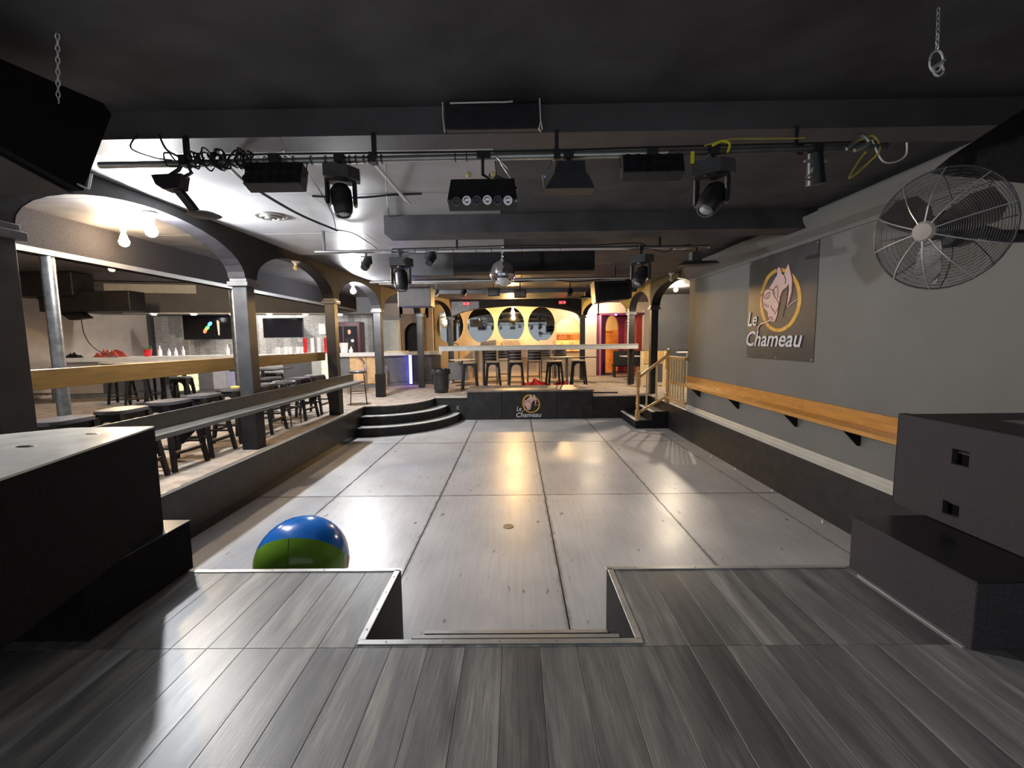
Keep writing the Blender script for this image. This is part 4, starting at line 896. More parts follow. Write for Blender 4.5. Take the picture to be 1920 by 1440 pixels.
s0 = saddle_stool((-4.14, 3.95, HS), 88, 'black saddle bar stool nearest the stage, half hidden by the first left pillar', G1)
spots = [(-4.13, 4.56, 93, 'black saddle bar stool directly behind the scuffed grey cabinet top'), (-4.12, 5.18, 86, 'black saddle bar stool with bright oval seat between the first two left pillars'),
         (-4.14, 5.78, 91, 'black saddle bar stool just before the second left pillar'), (-4.22, 6.60, 84, 'black saddle stool with a yellow cloth on it behind the second left pillar'),
         (-4.15, 7.20, 92, 'first black saddle stool past the second left pillar, behind the ledge'), (-4.16, 8.42, 88, 'black saddle stool halfway between second and third left pillars'),
         (-4.80, 8.55, 80, 'black saddle stool set back from the ledge near the third left pillar'), (-4.15, 9.06, 90, 'black saddle stool level with the third left pillar')]
for x, y, a, lab in spots: dup(s0, (x, y, HS), a, lab)
MB().ball((0, 0, 0), .06, 12, 8, (1.2, .8, .35), T(-4.20, 6.56, HS+.812)).obj('yellow_cloth', mat('yellow cloth', (.75, .55, .12), .8), label='small yellow cloth lying on a black saddle stool', cat='cloth')
def round_stool(loc, label, h=.80, r=.17, mt=M_fix, cush=True, cat='stool'):
    t = thing('round_stool', label, cat, loc, 0, 'round metal bar stools', local=True)
    st_ = MB().lathe([(r*.9, h-.055), (r, h-.045), (r, h-.02), (r*.92, h-.004), (0, h)] if cush else [(r, h-.03), (r, h-.004), (0, h)], None, 22).obj('seat', M_seat, t)
    MB().lathe([(r*1.02, h-.062), (r*1.02, h-.05)], None, 22).obj('seat_rim', M_chrome, st_)
    for k in range(4):
        a = PI/4+k*PI/2
        MB().tube([(math.cos(a)*r*q, math.sin(a)*r*q, z) for q, z in ((.55, h-.06), (.9, h-.065), (1.0, h-.12), (1.28, 0))], .011, 8).obj('leg', mt, t)
    for zz, q in ((.28, 1.18), (.34, 1.165)): MB().tube([(math.cos(a)*r*q, math.sin(a)*r*q, zz) for a in [k*2*PI/24 for k in range(24)]], .006, 5, True).obj('foot_ring', mt, t)
    return t
rs = round_stool((-4.12, 7.80, HS), 'round padded stool with thin legs between second and third left pillars', r=.2)
dup(rs, (-3.72, 10.35, HS), 20, 'tall thin-legged black round stool beside the top of the corner steps')

G2 = 'black saddle stools behind the podium'
x_sp = [(-1.35, 12.95, 0, 'pale-topped bar stool just right of the bin behind the podium'), (-.68, 13.35, 0, 'second bar stool from the left behind the podium'), (.02, 13.3, 0, 'third bar stool from the left, behind the middle of the podium'),
        (1.16, 13.25, 10, 'fourth bar stool behind the podium, standing over the red cloth'), (1.93, 13.6, 0, 'rightmost bar stool behind the podium with light wooden seat')]
s1 = saddle_stool((-1.35, 12.95, HS), 0, x_sp[0][3], G2, h=.84, wd=.40, dp=.34, top=mat('worn pale seat', (.38, .30, .22), .35))
for x, y, a, lab in x_sp[1:]: dup(s1, (x, y, HS), a, lab)
# ladder-back bar chairs
def ladder_chair(loc, rz, label, h=1.16):
    t = thing('ladder_back_chair', label, 'chair', loc, rz, 'black ladder-back bar chairs', local=True)
    for sx in (-1, 1):
        MB().tube([(sx*.23, .19, 0), (sx*.22, .17, .45), (sx*.21, .17, .72), (sx*.215, .22, h)], .017, 8).obj('back_post', M_fixg, t)
        MB().tube([(sx*.22, -.19, 0), (sx*.20, -.17, .72)], .016, 8).obj('front_leg', M_fixg, t)
    MB().b2((-.22, -.20, .72), (.22, .18, .765), bev=.015).obj('seat', M_seat, t)
    for k in range(4):
        z = .86+k*.095; yy = .175+.045*(z-.72)/.44
        sl = MB().prism([(x, yy+.05*(1-(x/.21)**2)-.0) for x in (-.21, -.12, 0, .12, .21)] + [(x, yy+.012+.05*(1-(x/.21)**2)) for x in (.21, .12, 0, -.12, -.21)], z-.052, z+.030).obj('slat', M_blackg, t)
        MB().prism([(x, yy-.003+.05*(1-(x/.21)**2)) for x in (-.2, -.12, 0, .12, .2)] + [(x, yy+.012+.05*(1-(x/.21)**2)) for x in (.2, .12, 0, -.12, -.2)], z+.03, z+.036).obj('slat_edge', M_chrome, sl)
    for a, b in (((-.215, -.185, .25), (.215, -.185, .25)), ((-.225, .18, .25), (.225, .18, .25)), ((-.225, -.18, .32), (-.23, .18, .32)), ((.225, -.18, .32), (.23, .18, .32))):
        MB().cyl(a, b, .011, seg=8).obj('stretcher', M_fixg, t)
    return t
c0 = ladder_chair((-.85, 14.7, HS), 180, 'leftmost black ladder-back chair under the rear grey rail')
for x, y, a, lab in ((-.03, 14.75, 178, 'middle black ladder-back chair under the rear grey rail'), (.62, 14.8, 184, 'right black ladder-back chair under the rear grey rail'),
                     (-.42, 16.0, 0, 'black ladder-back chair facing us between the left two under the rail'), (1.7, 16.7, 0, 'black chair with bright metal back behind the dark rear table'),
                     (1.15, 16.8, 10, 'black chair with bright metal back left end of the dark rear table')):
    dup(c0, (x, y, HS), a, lab)
def table(loc, label, w_, d_, h=.95, topm=M_fix, round_=False, legm=M_fixg):
    t = thing('high_table', label, 'table', loc, 0, local=True)
    if round_: MB().lathe([(w_/2, h-.025), (w_/2, h-.003), (w_/2-.005, h)], None, 28).obj('table_top', topm, t)
    else: MB().b2((-w_/2, -d_/2, h-.03), (w_/2, d_/2, h), bev=.004).obj('table_top', topm, t)
    MB().cyl((0, 0, .03), (0, 0, h-.03), .032).obj('column', legm, t)
    MB().lathe([(.24, 0), (.24, .01), (.06, .035), (.04, .06)], None, 24).obj('base', legm, t)
    return t
table((1.80, 15.5, HS), 'long dark table behind the right bar stools', 2.0, .6, .86)
table((-1.75, 14.5, HS), 'round pale-topped table behind the bin', .85, .85, .86, M_bartop, True)
table((5.1, 13.2, HS), 'round white-topped high table beyond the stair newel', .62, .6, 1.06, M_bartop, True, M_rail)
table((5.6, 13.9, HS), 'dark high table behind the white-topped one in the right corner', .8, .6, 1.10)
table((4.10, 15.9, HS), 'small white-topped table seen left of the right pillar', .62, .6, .86, M_bartop)
table((-5.35, 9.3, HS), 'dark-legged high table behind the third left pillar', .9, .8, .93)
table((-9.2, 10.9, HS), 'round white high table in front of the bar at far left', 1.7, .9, 1.06, M_bartop, True)
dup([o for o in bpy.data.objects if o.get('label', '').startswith('dark-legged')][0], (-6.6, 8.3, HS), 0, 'dark square high table in the left seating area before the bar')
G3 = 'dark bar stools in front of the bar'
s2 = saddle_stool((-9.9, 11.0, HS), 20, 'leftmost dark stool under the round white table by the bar', G3, h=.80, wd=.38, dp=.34)
for x, y, a, lab in ((-9.3, 11.4, 10, 'second dark stool under the round white table by the bar'), (-8.7, 11.2, -15, 'third dark stool at the right side of the round white table by the bar'),
                     (-8.9, 10.3, 30, 'dark stool on the near side of the round white table by the bar'), (-5.6, 10.1, 0, 'dark stool beside the high table behind the third left pillar'), (-6.9, 9.0, 12, 'dark stool beside the square high table in the left seating area')):
    dup(s2, (x, y, HS), a, lab)
# poles on the left
for y, lab in ((5.0, 'nearer round steel pole behind the orange rail board'), (8.25, 'farther round steel pole beside the second left pillar')):
    t = thing('steel_pole', lab, 'pole', (-5.2, y, HS), 0, 'round steel poles')
    MB().cyl((-5.2, y, HS), (-5.2, y, 3.04), .062, seg=22).obj('shaft', mat('dull steel pole', (.20, .20, .195), .33, .85, var=.3, scale=12, rvar=.1), t)
    MB().lathe([(.11, 0), (.11, .01), (.066, .012)], T(-5.2, y, HS), 20).obj('flange', M_fixg, t)
MB().lathe([(.0, .0)] + [(.055, .02), (.06, .1), (.055, .2), (0, .21)], T(-4.6, 9.6, HS), 10).b.free()

# ---------------------------------------------------------------- bin, red cloth, crate
t = thing('rubbish_bin', 'black round bin with shiny bin bag left of the podium', 'bin', (-2.12, 12.5, HS))
MB().lathe([(.18, 0), (.19, .02), (.235, .62), (.25, .63), (.25, .66), (.23, .66), (.21, .10), (0, .09)], T(-2.12, 12.5, HS), 24).obj('body', M_bin, t)
bb = MB(); N = 40
for (r0, z0), (r1, z1) in (((.252, .67), (.268, .60)), ((.268, .60), (.258, .53))):
    pass
prof = [(.225, .64), (.245, .685), (.266, .665), (.272, .60), (.262, .535)]
rings = [[bb.b.verts.new(V((-2.12, 12.5, HS)) + V(((r+.008*math.sin(k*5+j*2))*math.cos(2*PI*k/N), (r+.008*math.sin(k*5+j*2))*math.sin(2*PI*k/N), z+.012*math.sin(k*3.7+j)))) for k in range(N)] for j, (r, z) in enumerate(prof)]
for a, b_ in zip(rings, rings[1:]):
    for k in range(N): bb.b.faces.new([a[k], a[(k+1) % N], b_[(k+1) % N], b_[k]])
bb.obj('bin_bag', M_bag, t)
def cloth_heap(name, label, cat, c, sx, sy, h, mt, seed=1):
    rnd = random.Random(seed); b = MB(); n_ = 26; ph = [rnd.uniform(0, 6) for _ in range(6)]
    g = []
    for i in range(n_):
        row = []
        for j in range(n_):
            u, v = i/(n_-1)*2-1, j/(n_-1)*2-1; rr = max(abs(u), abs(v)); e = max(0, 1-rr**3)
            ang = math.atan2(v, u); lim = 1+.18*math.sin(3*ang+ph[3])+.1*math.sin(5*ang+ph[4])
            z = h*e*(.55+.25*math.sin(u*7+ph[0])+.2*math.sin(v*9+u*4+ph[1])+.12*math.sin(u*17+ph[2]))
            k = max(abs(u), abs(v))/max(1e-6, math.hypot(u, v))
            row.append(b.b.verts.new((c[0]+u*k*lim*sx, c[1]+v*k*lim*sy, c[2]+max(.004, z))))
        g.append(row)
    for i in range(n_-1):
        for j in range(n_-1): b.b.faces.new([g[i][j], g[i+1][j], g[i+1][j+1], g[i][j+1]])
    return b.obj(name, mt, label=label, cat=cat)
cloth_heap('red_cloth', 'crumpled red satin cloth on the deck behind the podium', 'cloth', (.60, 13.85, HS), .46, .22, .26, M_red, 4)
cloth_heap('red_cloth', 'smaller red cloth heap to the right of the big one behind the podium', 'cloth', (1.42, 13.98, HS), .26, .16, .20, M_red, 9)
t = thing('wheeled_case', 'dark wheeled equipment case behind the bin', 'case', (-1.95, 15.6, HS))
MB().b2((-2.35, 15.3, HS+.10), (-1.65, 15.9, HS+.72), bev=.012).obj('body', M_barfront, t)
for xx in (-2.25, -1.75): MB().cyl((xx, 15.28, HS+.05), (xx, 15.34, HS+.05), .05, seg=18).obj('wheel', M_rail, t)
MB().tube(spline([(-2.3, 15.6, HS+.7), (-2.3, 15.6, 1.85), (-2.15, 15.6, 1.98), (-2.0, 15.6, 1.85), (-2.0, 15.6, HS+.7)]), .014).obj('handle', M_fix, t)
# items behind the rail (tables under the mirrors)
t = thing('console_table', 'pale console table against the mirror wall', 'table', (.2, 17.4, HS))
MB().b2((-1.6, 17.1, 1.52), (1.6, 17.8, 1.56), bev=.004).obj('table_top', M_cream, t)
for xx in (-1.55, 1.55):
    for yy in (17.15, 17.75): MB().b2((xx-.03, yy-.03, HS-.22), (xx+.03, yy+.03, 1.52)).obj('leg', M_fixg, t)
t = thing('amplifier', 'grey-brown amplifier on the console under the middle mirror', 'amplifier', (-.15, 17.4, 1.56))
MB().b2((-.5, 17.2, 1.56), (.15, 17.7, 1.87), bev=.008).obj('case', M_taupe, t)
MB().b2((-.47, 17.19, 1.60), (.12, 17.2, 1.83)).obj('front_plate', mat('amp face', (.22, .17, .14), .4), t)
for k in range(4): MB().lathe([(.018, 0), (.016, .02), (0, .02)], T(-.35+k*.12, 17.19, 1.76) @ R(90, 'X'), 10).obj('knob', M_alu, t)
t = thing('mixer', 'slanted dark mixer on the console left of the amplifier', 'mixer', (-1.05, 17.4, 1.56))
MB().prism([(0, 0), (.62, 0), (.62, .30), (.05, .22)], -.25, .25, Matrix(((1, 0, 0, -1.38), (0, 0, 1, 17.45), (0, 1, 0, 1.56), (0, 0, 0, 1)))).obj('body', mat('mixer dark', (.10, .09, .10), .35), t, smooth=False)
MB().b2((-1.34, 17.18, 1.62), (-.8, 17.2, 1.74)).obj('face', M_fixg, t)
t = thing('laptop', 'closed grey laptop and box on the console under the right mirror', 'laptop', (1.25, 17.3, 1.56))
MB().b2((.95, 17.15, 1.56), (1.5, 17.55, 1.60), bev=.005).obj('base', M_rail, t)
MB().prism([(0, 0), (.5, 0), (.47, .22), (-.03, .22)], 0, .015, Matrix(((1, 0, 0, .97), (0, .2, 1, 17.5), (0, 1, -.2, 1.6), (0, 0, 0, 1)))).obj('lid', M_taupe, t, smooth=False)

for o_ in list(bpy.data.objects):
    if o_.parent is None and o_.name in ('console_table', 'amplifier', 'mixer', 'laptop'): o_.location.z += .22
# ---------------------------------------------------------------- oval mirrors
mnames = ['leftmost oval mirror half hidden by the rear left pillar', 'second oval mirror from the left on the cream wall', 'middle oval mirror behind the amber bulb', 'rightmost oval mirror beside the arched window']
for i, cx in enumerate((-2.62, -1.38, -.17, 1.05)):
    t = thing('oval_mirror', mnames[i], 'mirror', (cx, 17.88, 2.67), 0, 'oval mirrors on the cream wall')
    m = Matrix(((1, 0, 0, cx), (0, 0, -1, 17.90), (0, 1, 0, 2.67), (0, 0, 0, 1)))
    MB().prism(arc(0, 0, .545, .70, 0, 360, 56)[:-1], .0, .012, m).obj('mirror_glass', M_mirror, t, smooth=False)
    plate('bevel_rim', arc(0, 0, .56, .715, 0, 360, 56)[:-1], [arc(0, 0, .538, .693, 0, 360, 56)[:-1]], .018, m @ T(0, 0, .008), mat('mirror rim', (.75, .68, .42), .3), t)
# arched window trim, coats
t = thing('coat_rail', 'rail of coat hangers inside the arched coat check window', 'coat rail', (2.1, 19.3, 2.2))
MB().cyl((.62, 18.5, 2.28), (3.1, 18.5, 2.28), .016).obj('rail', M_white, t)
MB().cyl((.62, 18.5, 1.98), (3.1, 18.5, 1.98), .012).obj('rail', M_white, t)
for k in range(9):
    xx = 1.75+k*.16+random.uniform(-.03, .03)
    MB().tube([(xx, 18.5, 2.28), (xx, 18.5, 2.22), (xx-.1, 18.42, 2.10), (xx+.1, 18.58, 2.10), (xx, 18.5, 2.22)], .007, 5).obj('hanger', M_white if k % 3 else M_redwall, t)
for xx in (2.05, 2.4, 2.5): MB().bar((xx, 18.6, HS), (xx-.12, 18.6, 1.95), .02, .02).obj('stand', M_redwall, t)
t = thing('coat_rail', 'hangers seen through the arched opening in the dark red wall', 'coat rail', (3.9, 19.4, 2.2))
MB().cyl((3.3, 19.4, 2.35), (4.25, 19.4, 2.35), .02).obj('rail', M_redwall, t)
for k in range(6):
    xx = 3.55+k*.12; MB().tube([(xx, 19.4, 2.35), (xx, 19.4, 2.28), (xx-.07, 19.33, 2.1), (xx+.07, 19.46, 2.1), (xx, 19.4, 2.28)], .007, 5).obj('hanger', M_maroon, t)
struct('trim_14', MB().b2((1.45, 17.86, 1.55), (2.75, 17.90, 1.58)), M_maroon)
plate('window_1', arc(0, 0, .53, .47, 0, 180, 16)+[(-.53, -.95), (.53, -.95)], [arc(0, 0, .475, .42, 0, 180, 16)+[(-.475, -.94), (.475, -.94)]], .03, Matrix(((1, 0, 0, 2.125), (0, 0, -1, 17.89), (0, 1, 0, 2.49), (0, 0, 0, 1))), M_cream, kind='structure')
struct('trim_15', MB().b2((3.26, 17.84, HS), (3.36, 17.9, 3.06)).b2((3.26, 17.84, 3.0), (5.14, 17.9, 3.08)), M_maroon)
t = thing('wall_conduit', 'knobbly pipe and cable running down beside the right rear pillar', 'pipe', (3.6, 14.3, 2.4))
MB().tube([(3.60, 14.27, 3.0), (3.60, 14.27, 1.9)], .022).obj('pipe', M_rail, t)
for k in range(5): MB().ball((3.60, 14.25, 2.5+k*.1), .035, 10, 6).obj('joint', M_rail, t)
# cabinet by right stairs (pine gate posts)
t = thing('pine_cabinet', 'pale pine frame standing behind the right pillar', 'cabinet', (4.1, 13.3, HS))
for xx in (3.75, 4.43): MB().b2((xx, 13.28, HS), (xx+.09, 13.36, 1.68)).obj('post', M_maple, t)
MB().b2((3.83, 13.30, 1.30), (4.42, 13.34, 1.68)).obj('top_panel', M_pine, t)
MB().b2((3.83, 13.30, HS+.12), (4.05, 13.34, 1.28)).obj('side_panel', M_maple, t)
t = thing('bench_pile', 'dark bench and stacked furniture inside the red vestibule', 'bench', (4.3, 17.2, HS))
MB().b2((3.75, 16.9, HS+.42), (5.0, 17.3, HS+.50), bev=.01).obj('seat', M_fix, t)
for xx in (3.8, 4.95): MB().b2((xx-.03, 16.95, HS), (xx+.03, 17.25, HS+.42)).obj('leg', M_fix, t)
MB().b2((3.8, 17.25, HS+.5), (5.0, 17.3, HS+1.0), bev=.01).b2((3.75, 16.9, HS+.2), (4.6, 16.95, HS+.24)).obj('backrest', M_fix, t)

# ---------------------------------------------------------------- bar
BP = [(-12.6, 12.0), (-9.0, 13.05), (-5.6, 13.9), (-4.3, 14.35), (-3.6, 14.85), (-2.6, 15.3)]
def off(pts, d):
    out = []
    for i, p in enumerate(pts):
        a = V(pts[max(i-1, 0)]); b = V(pts[min(i+1, len(pts)-1)]); n_ = (b-a).normalized(); n_ = V((-n_.y, n_.x))
        out.append((p[0]+n_.x*d, p[1]+n_.y*d))
    return out
t = thing('bar_worktop', 'long pale worktop of the bar across the left background', 'worktop', (-8, 13.5, 1.66))
MB().prism(off(BP, -.18)+off(BP, .50)[::-1], 1.655, 1.715).obj('slab', M_bartop, t, smooth=False)
MB().prism(off(BP, -.19)+off(BP, -.17)[::-1], 1.60, 1.712).obj('front_edge', M_white, t, smooth=False)
t = thing('bar_counter', 'grey-fronted bar counter with lit glass blocks across the left background', 'counter', (-8, 13.8, HS))
cols = [(0, .22, M_taupe), (.22, .36, M_barfront), (.36, .5, M_darkwall), (.5, .60, M_blockg), (.60, 1.0, M_taupe)]
segs = [(BP[0], BP[1]), (BP[1], BP[2]), (BP[2], BP[3]), (BP[3], BP[4]), (BP[4], BP[5])]
warm = mat('warm tan panel', (.75, .48, .24), .45, var=.15)
plan = {0: [(0, .28, M_taupe), (.28, .55, M_darkwall), (.55, .75, M_barfront), (.75, .9, 'G'), (.9, 1, M_barfront)],
        1: [(0, .10, M_rail), (.10, .40, M_panelw), (.40, .55, M_rail), (.55, .78, M_darkwall), (.78, .86, M_rail), (.86, .93, 'G'), (.93, 1, M_barfront)],
        2: [(0, .25, M_barfront), (.25, .62, warm), (.62, .85, warm), (.85, 1, warm)], 3: [(0, 1, M_barfront)], 4: [(0, 1, M_darkwall)]}
for si, (a, b) in enumerate(segs):
    L = (V(b)-V(a)).length; m = frame2(a, b, HS)
    MB().b2((-.02, .02, -.10), (L+.02, 1.065, -.03), m).obj('carcass', M_black, t)
    for u0, u1, mt in plan[si]:
        if mt == 'G':
            nx = max(1, round((u1-u0)*L/.19)); wx = (u1-u0)*L/nx
            for i in range(nx):
                for j in range(5):
                    MB().b2((u0*L+i*wx+.006, .05+j*.2, -.03), (u0*L+(i+1)*wx-.006, .24+j*.2, .03), m, bev=.012).obj('glass_block', M_blockg, t)
        else: MB().b2((u0*L+.004, .12, -.03), (u1*L-.004, 1.06, .02), m, bev=.004).obj('front_panel', mt, t)
    MB().b2((0, 0, -.03), (L, .11, .03), m).obj('kick_plate', M_barfront, t)
def ledbar(p, label):
    t = thing('led_strip', label, 'lamp', (p[0], p[1], HS), 0, 'blue LED strips on the bar front')
    MB().b2((p[0]-.045, p[1]-.07, HS+.05), (p[0]+.045, p[1]-.03, 1.64), bev=.006).obj('light', M_led, t)
    MB().b2((p[0]-.055, p[1]-.035, HS+.04), (p[0]+.055, p[1]+.0, 1.65)).obj('channel', M_fix, t)
ledbar((-3.52, 14.82), 'blue LED strip at the right corner of the bar front')
ledbar((-8.2, 13.17), 'blue LED strip on the bar front behind the farther steel pole')
for pts, lab in (([(-4.75, 13.9, HS), (-4.75, 13.9, 1.3), (-4.85, 13.95, 1.5), (-5.0, 14.0, 1.56)], 'thin chrome bar foot hoop left of the warm panel edge'), ([(-4.15, 14.1, HS), (-4.12, 14.1, 1.25), (-4.25, 14.15, 1.45), (-4.35, 14.2, 1.52)], 'curved chrome bar hoop behind the fourth left pillar')):
    MB().tube(spline(pts), .022).obj('bar_hoop', M_chrome, label=lab, cat='rail')
# back bar wall of boards
bw = thing('board_wall', 'grey weathered board cladding on the wall behind the bar', 'wall cladding', (-9, 15.8, HS))
x = -12.9; k = 0
while x < -5.2:
    wv = random.uniform(.16, .26); y0 = 15.86
    cuts = [1.3, random.uniform(1.8, 2.4), 3.05]
    for a, b in zip(cuts, cuts[1:]):
        o = MB().b2((-wv/2+.003, -.012, 0), (wv/2-.003, .012+random.uniform(0, .006), b-a-.004)).obj('board', M_barboard, bw)
        o.matrix_parent_inverse = WORLD[bw.name].inverted(); o.location = (x+wv/2, y0, a)
    x += wv
t = thing('bar_hood', 'dark bulkhead hood over the bar with a thin pale edge', 'hood', (-8.5, 14, 3.0))
H0, H1 = (-12.3, 12.6), (-4.6, 14.6)
m = frame2(H0, H1, 0); L = (V(H1)-V(H0)).length
MB().b2((0, 2.97, -.9), (L, 3.86, 0), m).obj('body', M_darkwall, t)
MB().b2((1.0, 2.955, -.02), (L-1.2, 2.985, .012), m).obj('edge_strip', M_white, t)
MB().b2((.6, 3.55, 0), (2.9, 3.80, .01), m).obj('painted_lit_strip', M_rail, t)  # paler strip painted in for lamplight above the bar, no glow of its own
t = thing('hanging_speaker', 'black speaker and drape hung in the far left corner over the bar', 'speaker', (-12.3, 11.5, 3))
MB().b2((-12.6, 11.0, 3.28), (-10.9, 11.6, 3.86), bev=.02).b2((-11.9, 11.1, 2.9), (-9.6, 11.6, 3.4), bev=.02).obj('cabinet', M_black, t)
MB().prism([(-12.2, 3.3), (-11.6, 3.3), (-10.9, 2.75), (-11.35, 2.70)], -11.5, -11.3, R(90, 'X')).obj('drape', M_black, t, smooth=False)
MB().tube(spline([(-11.05, 11.3, 2.75), (-11.0, 11.3, 2.3), (-10.85, 11.4, 1.95), (-10.7, 11.8, 1.72)]), .012).obj('cable', M_rubber, t)
def tv(x, y, z, wd, hh, label, screen=True):
    t = thing('wall_screen', label, 'television', (x, y, z), 0, 'flat screens over the bar')
    fr_ = MB().b2((x-wd/2, y-.03, z-hh/2), (x+wd/2, y+.04, z+hh/2), bev=.006).obj('frame', M_fix, t)
    MB().b2((x-wd/2+.02, y-.034, z-hh/2+.02), (x+wd/2-.02, y-.03, z+hh/2-.02)).obj('screen', M_tv, fr_)
    MB().b2((x-.1, y+.03, z), (x+.1, 15.9, z+.2)).obj('mount', M_fix, t)
    if screen:
        m = Matrix(((1, 0, 0, x-.05), (0, 0, -1, y-.034), (0, 1, 0, z-.03), (0, 0, 0, 1)))
        for c_, mt, a in (((.10, .13), M_scr2, 40), ((0, .0), M_scr1, 40), ((-.08, -.1), M_scr3, 60)):
            MB().prism(arc(0, 0, .09, .06, 0, 360, 14)[:-1], 0, .002, m @ T(*c_, 0) @ R(a)).obj('screen_picture', mt, t)
        MB().prism([(.36, -.25), (.40, -.25), (.42, .2), (.36, .26), (.33, .2)], 0, .002, m).obj('screen_picture', mat('tv pale shape', (.6, .4, .3), .4, emit=(.6, .35, .25), estr=.5), t)
tv(-10.3, 14.95, 2.62, 1.75, .84, 'black screen showing a rainbow blob over the bar')
tv(-7.80, 14.95, 2.56, 1.35, .66, 'blank black screen over the bar right of the second pillar', False)
for k in range(6):
    q = m @ V((1.6+k*1.05, 2.965, -.35))
    t = thing('downlight', ('leftmost', 'second', 'third', 'fourth', 'fifth', 'rightmost')[k]+' small round downlight from the left under the bar hood', 'lamp', q, 0, 'downlights under the bar hood')
    MB().lathe([(.09, 0), (.09, -.03), (.07, -.03)], T(*q), 16, False).obj('rim', M_steel, t)
    MB().lathe([(.065, -.012), (0, -.012)], T(*q), 16, False).obj('lamp_face', mat('downlight', (1, 1, 1), .4, emit=(1, .97, .93), estr=260), t)
# bar top clutter
def bottle(x, y, z, h, r, mt, name, lab, cat='bottle', grp='bottles and cups on the bar'):
    return MB().lathe([(r, 0), (r, h*.55), (r*.4, h*.75), (r*.35, h), (0, h)], T(x, y, z), 14).obj(name, mt, label=lab, cat=cat, group=grp)
def bar_at(u):
    n_ = len(BP)-1; u *= n_; i = min(int(u), n_-1); f_ = u-i; a, b = V(BP[i]), V(BP[i+1]); p = a+(b-a)*f_; return p.x, p.y+.1
items = [(.128, .30, .05), (.140, .22, .045), (.149, .24, .045), (.159, .28, .04), (.222, .32, .05), (.248, .2, .05), (.262, .24, .05)]
for i, (u, h, r) in enumerate(items):
    x, y = bar_at(u); bottle(x, y, 1.715, h, r, M_plast, 'bar_bottle', '%s white plastic bottle from the left on the bar' % ('first', 'second', 'third', 'fourth', 'fifth', 'sixth', 'seventh')[i])
x, y = bar_at(.112)
t = thing('red_pot', 'red pot with dark fringe on the bar', 'pot', (x, y, 1.715)); MB().lathe([(.08, 0), (.11, .20), (.10, .20), (.07, .02), (0, .02)], T(x, y, 1.715), 16).obj('pot', M_red, t)
b = MB()
for k in range(14): a = k*.45; b.tube([(x+.03*math.cos(a), y+.03*math.sin(a), 1.8), (x+.10*math.cos(a), y+.1*math.sin(a), 1.98+.04*math.sin(k*2.1))], .010, 5)
b.obj('stems', M_green2, t, kind='stuff')
cloth_heap('red_jacket', 'dark red garment lying on the bar at far left', 'cloth', (*bar_at(.065), 1.717), .45, .2, .22, mat('brick cloth', (.45, .08, .05), .7), 6)
cloth_heap('black_cloth', 'small black cloth lying at the left end of the bar', 'cloth', (*bar_at(.018), 1.717), .30, .16, .14, M_black, 8)
for i in range(5):
    x, y = bar_at(.300+i*.010)
    t_ = MB().lathe([(.05, 0), (.06, .22), (.055, .22), (.045, .02), (0, .02)], T(x, y+(i % 2)*.12, 1.715), 12).obj('plastic_cup', M_glass if i % 2 else M_plast, label='%s in the cup cluster on the middle of the bar, %s from its left' % ('clear cup' if i % 2 else 'white cup', ('first', 'second', 'third', 'fourth', 'fifth')[i]), cat='cup', group='plastic cups on the bar')
for i in range(4):
    x, y = bar_at(.345+.0115*i); b = MB()
    for k in range(8): b.lathe([(.050, 0), (.062, .10), (.056, .10), (.045, .01)], T(x, y, 1.715+k*.055), 14)
    b.obj('cup_stack', M_red if i in (0, 3) else M_plast, label=('stack of red cups at the %s end of the cup stacks on the bar' % ('left' if i == 0 else 'right')) if i in (0, 3) else ('left' if i == 1 else 'right')+' one of the two white cup stacks between the red stacks', cat='cups', group='cup stacks on the bar')
for i, u in enumerate((.389, .399, .455)):
    x, y = bar_at(u); bottle(x, y, 1.715, .40 if i < 2 else .2, .05, M_plast, 'tall_bottle', ['tall white bottle right of the red cup stacks', 'taller white bottle beside the third left pillar', 'small white bottle near the bar corner'][i])
x, y = bar_at(.425); MB().lathe([(.10, 0), (.13, .32), (.12, .32), (.09, .02), (0, .02)], T(x, y, 1.715), 18).obj('white_bucket', M_plast, label='white tapered bucket on the bar right of the third left pillar', cat='bucket')
x, y = bar_at(.70); MB().b2((x-.35, y-.1, 1.717), (x+.35, y+.25, 1.745), bev=.004).obj('tray', M_maple, label='pale flat tray on the bar above the blue LED strip', cat='tray')
# glowing fridge and red shelves at the rear right of the bar
t = thing('drinks_fridge', 'dark drinks fridge with red glow behind the bar corner', 'fridge', (-5.9, 15.5, HS))
MB().b2((-6.5, 15.3, HS), (-5.35, 15.8, 2.75), bev=.01).obj('case', mat('fridge case', (.05, .02, .03), .4), t)
for a_ in (-6.4, -5.9): MB().b2((a_, 15.28, 1.3), (a_+.45, 15.3, 2.6)).obj('glass_door', M_tv, t)
for xx, zz, c_ in ((-6.25, 2.35, 0), (-6.1, 1.95, 1), (-5.7, 2.4, 1), (-5.6, 2.1, 0), (-5.7, 1.75, 0)):
    MB().ball((xx, 15.26, zz), .05, 10, 6, (1, .4, 1.6 if c_ else 1)).obj('glow_bottle', mat('red glow', (.8, .1, .05), .4, emit=(1, .12, .08), estr=.9) if c_ else M_plast, t)
t = thing('notice_board', 'white notice sheet pinned on the boards behind the bar', 'notice', (-6.75, 15.83, 2.5))
MB().b2((-7.0, 15.82, 2.35), (-6.75, 15.84, 2.72)).obj('sheet', M_white, t)
t = thing('white_cabinet', 'tall pale cupboard between the bar corner and the dark arched doorway', 'cabinet', (-4.6, 16.7, HS))
MB().b2((-5.1, 16.6, HS), (-4.35, 16.95, 2.85), bev=.006).obj('body', M_rail, t)
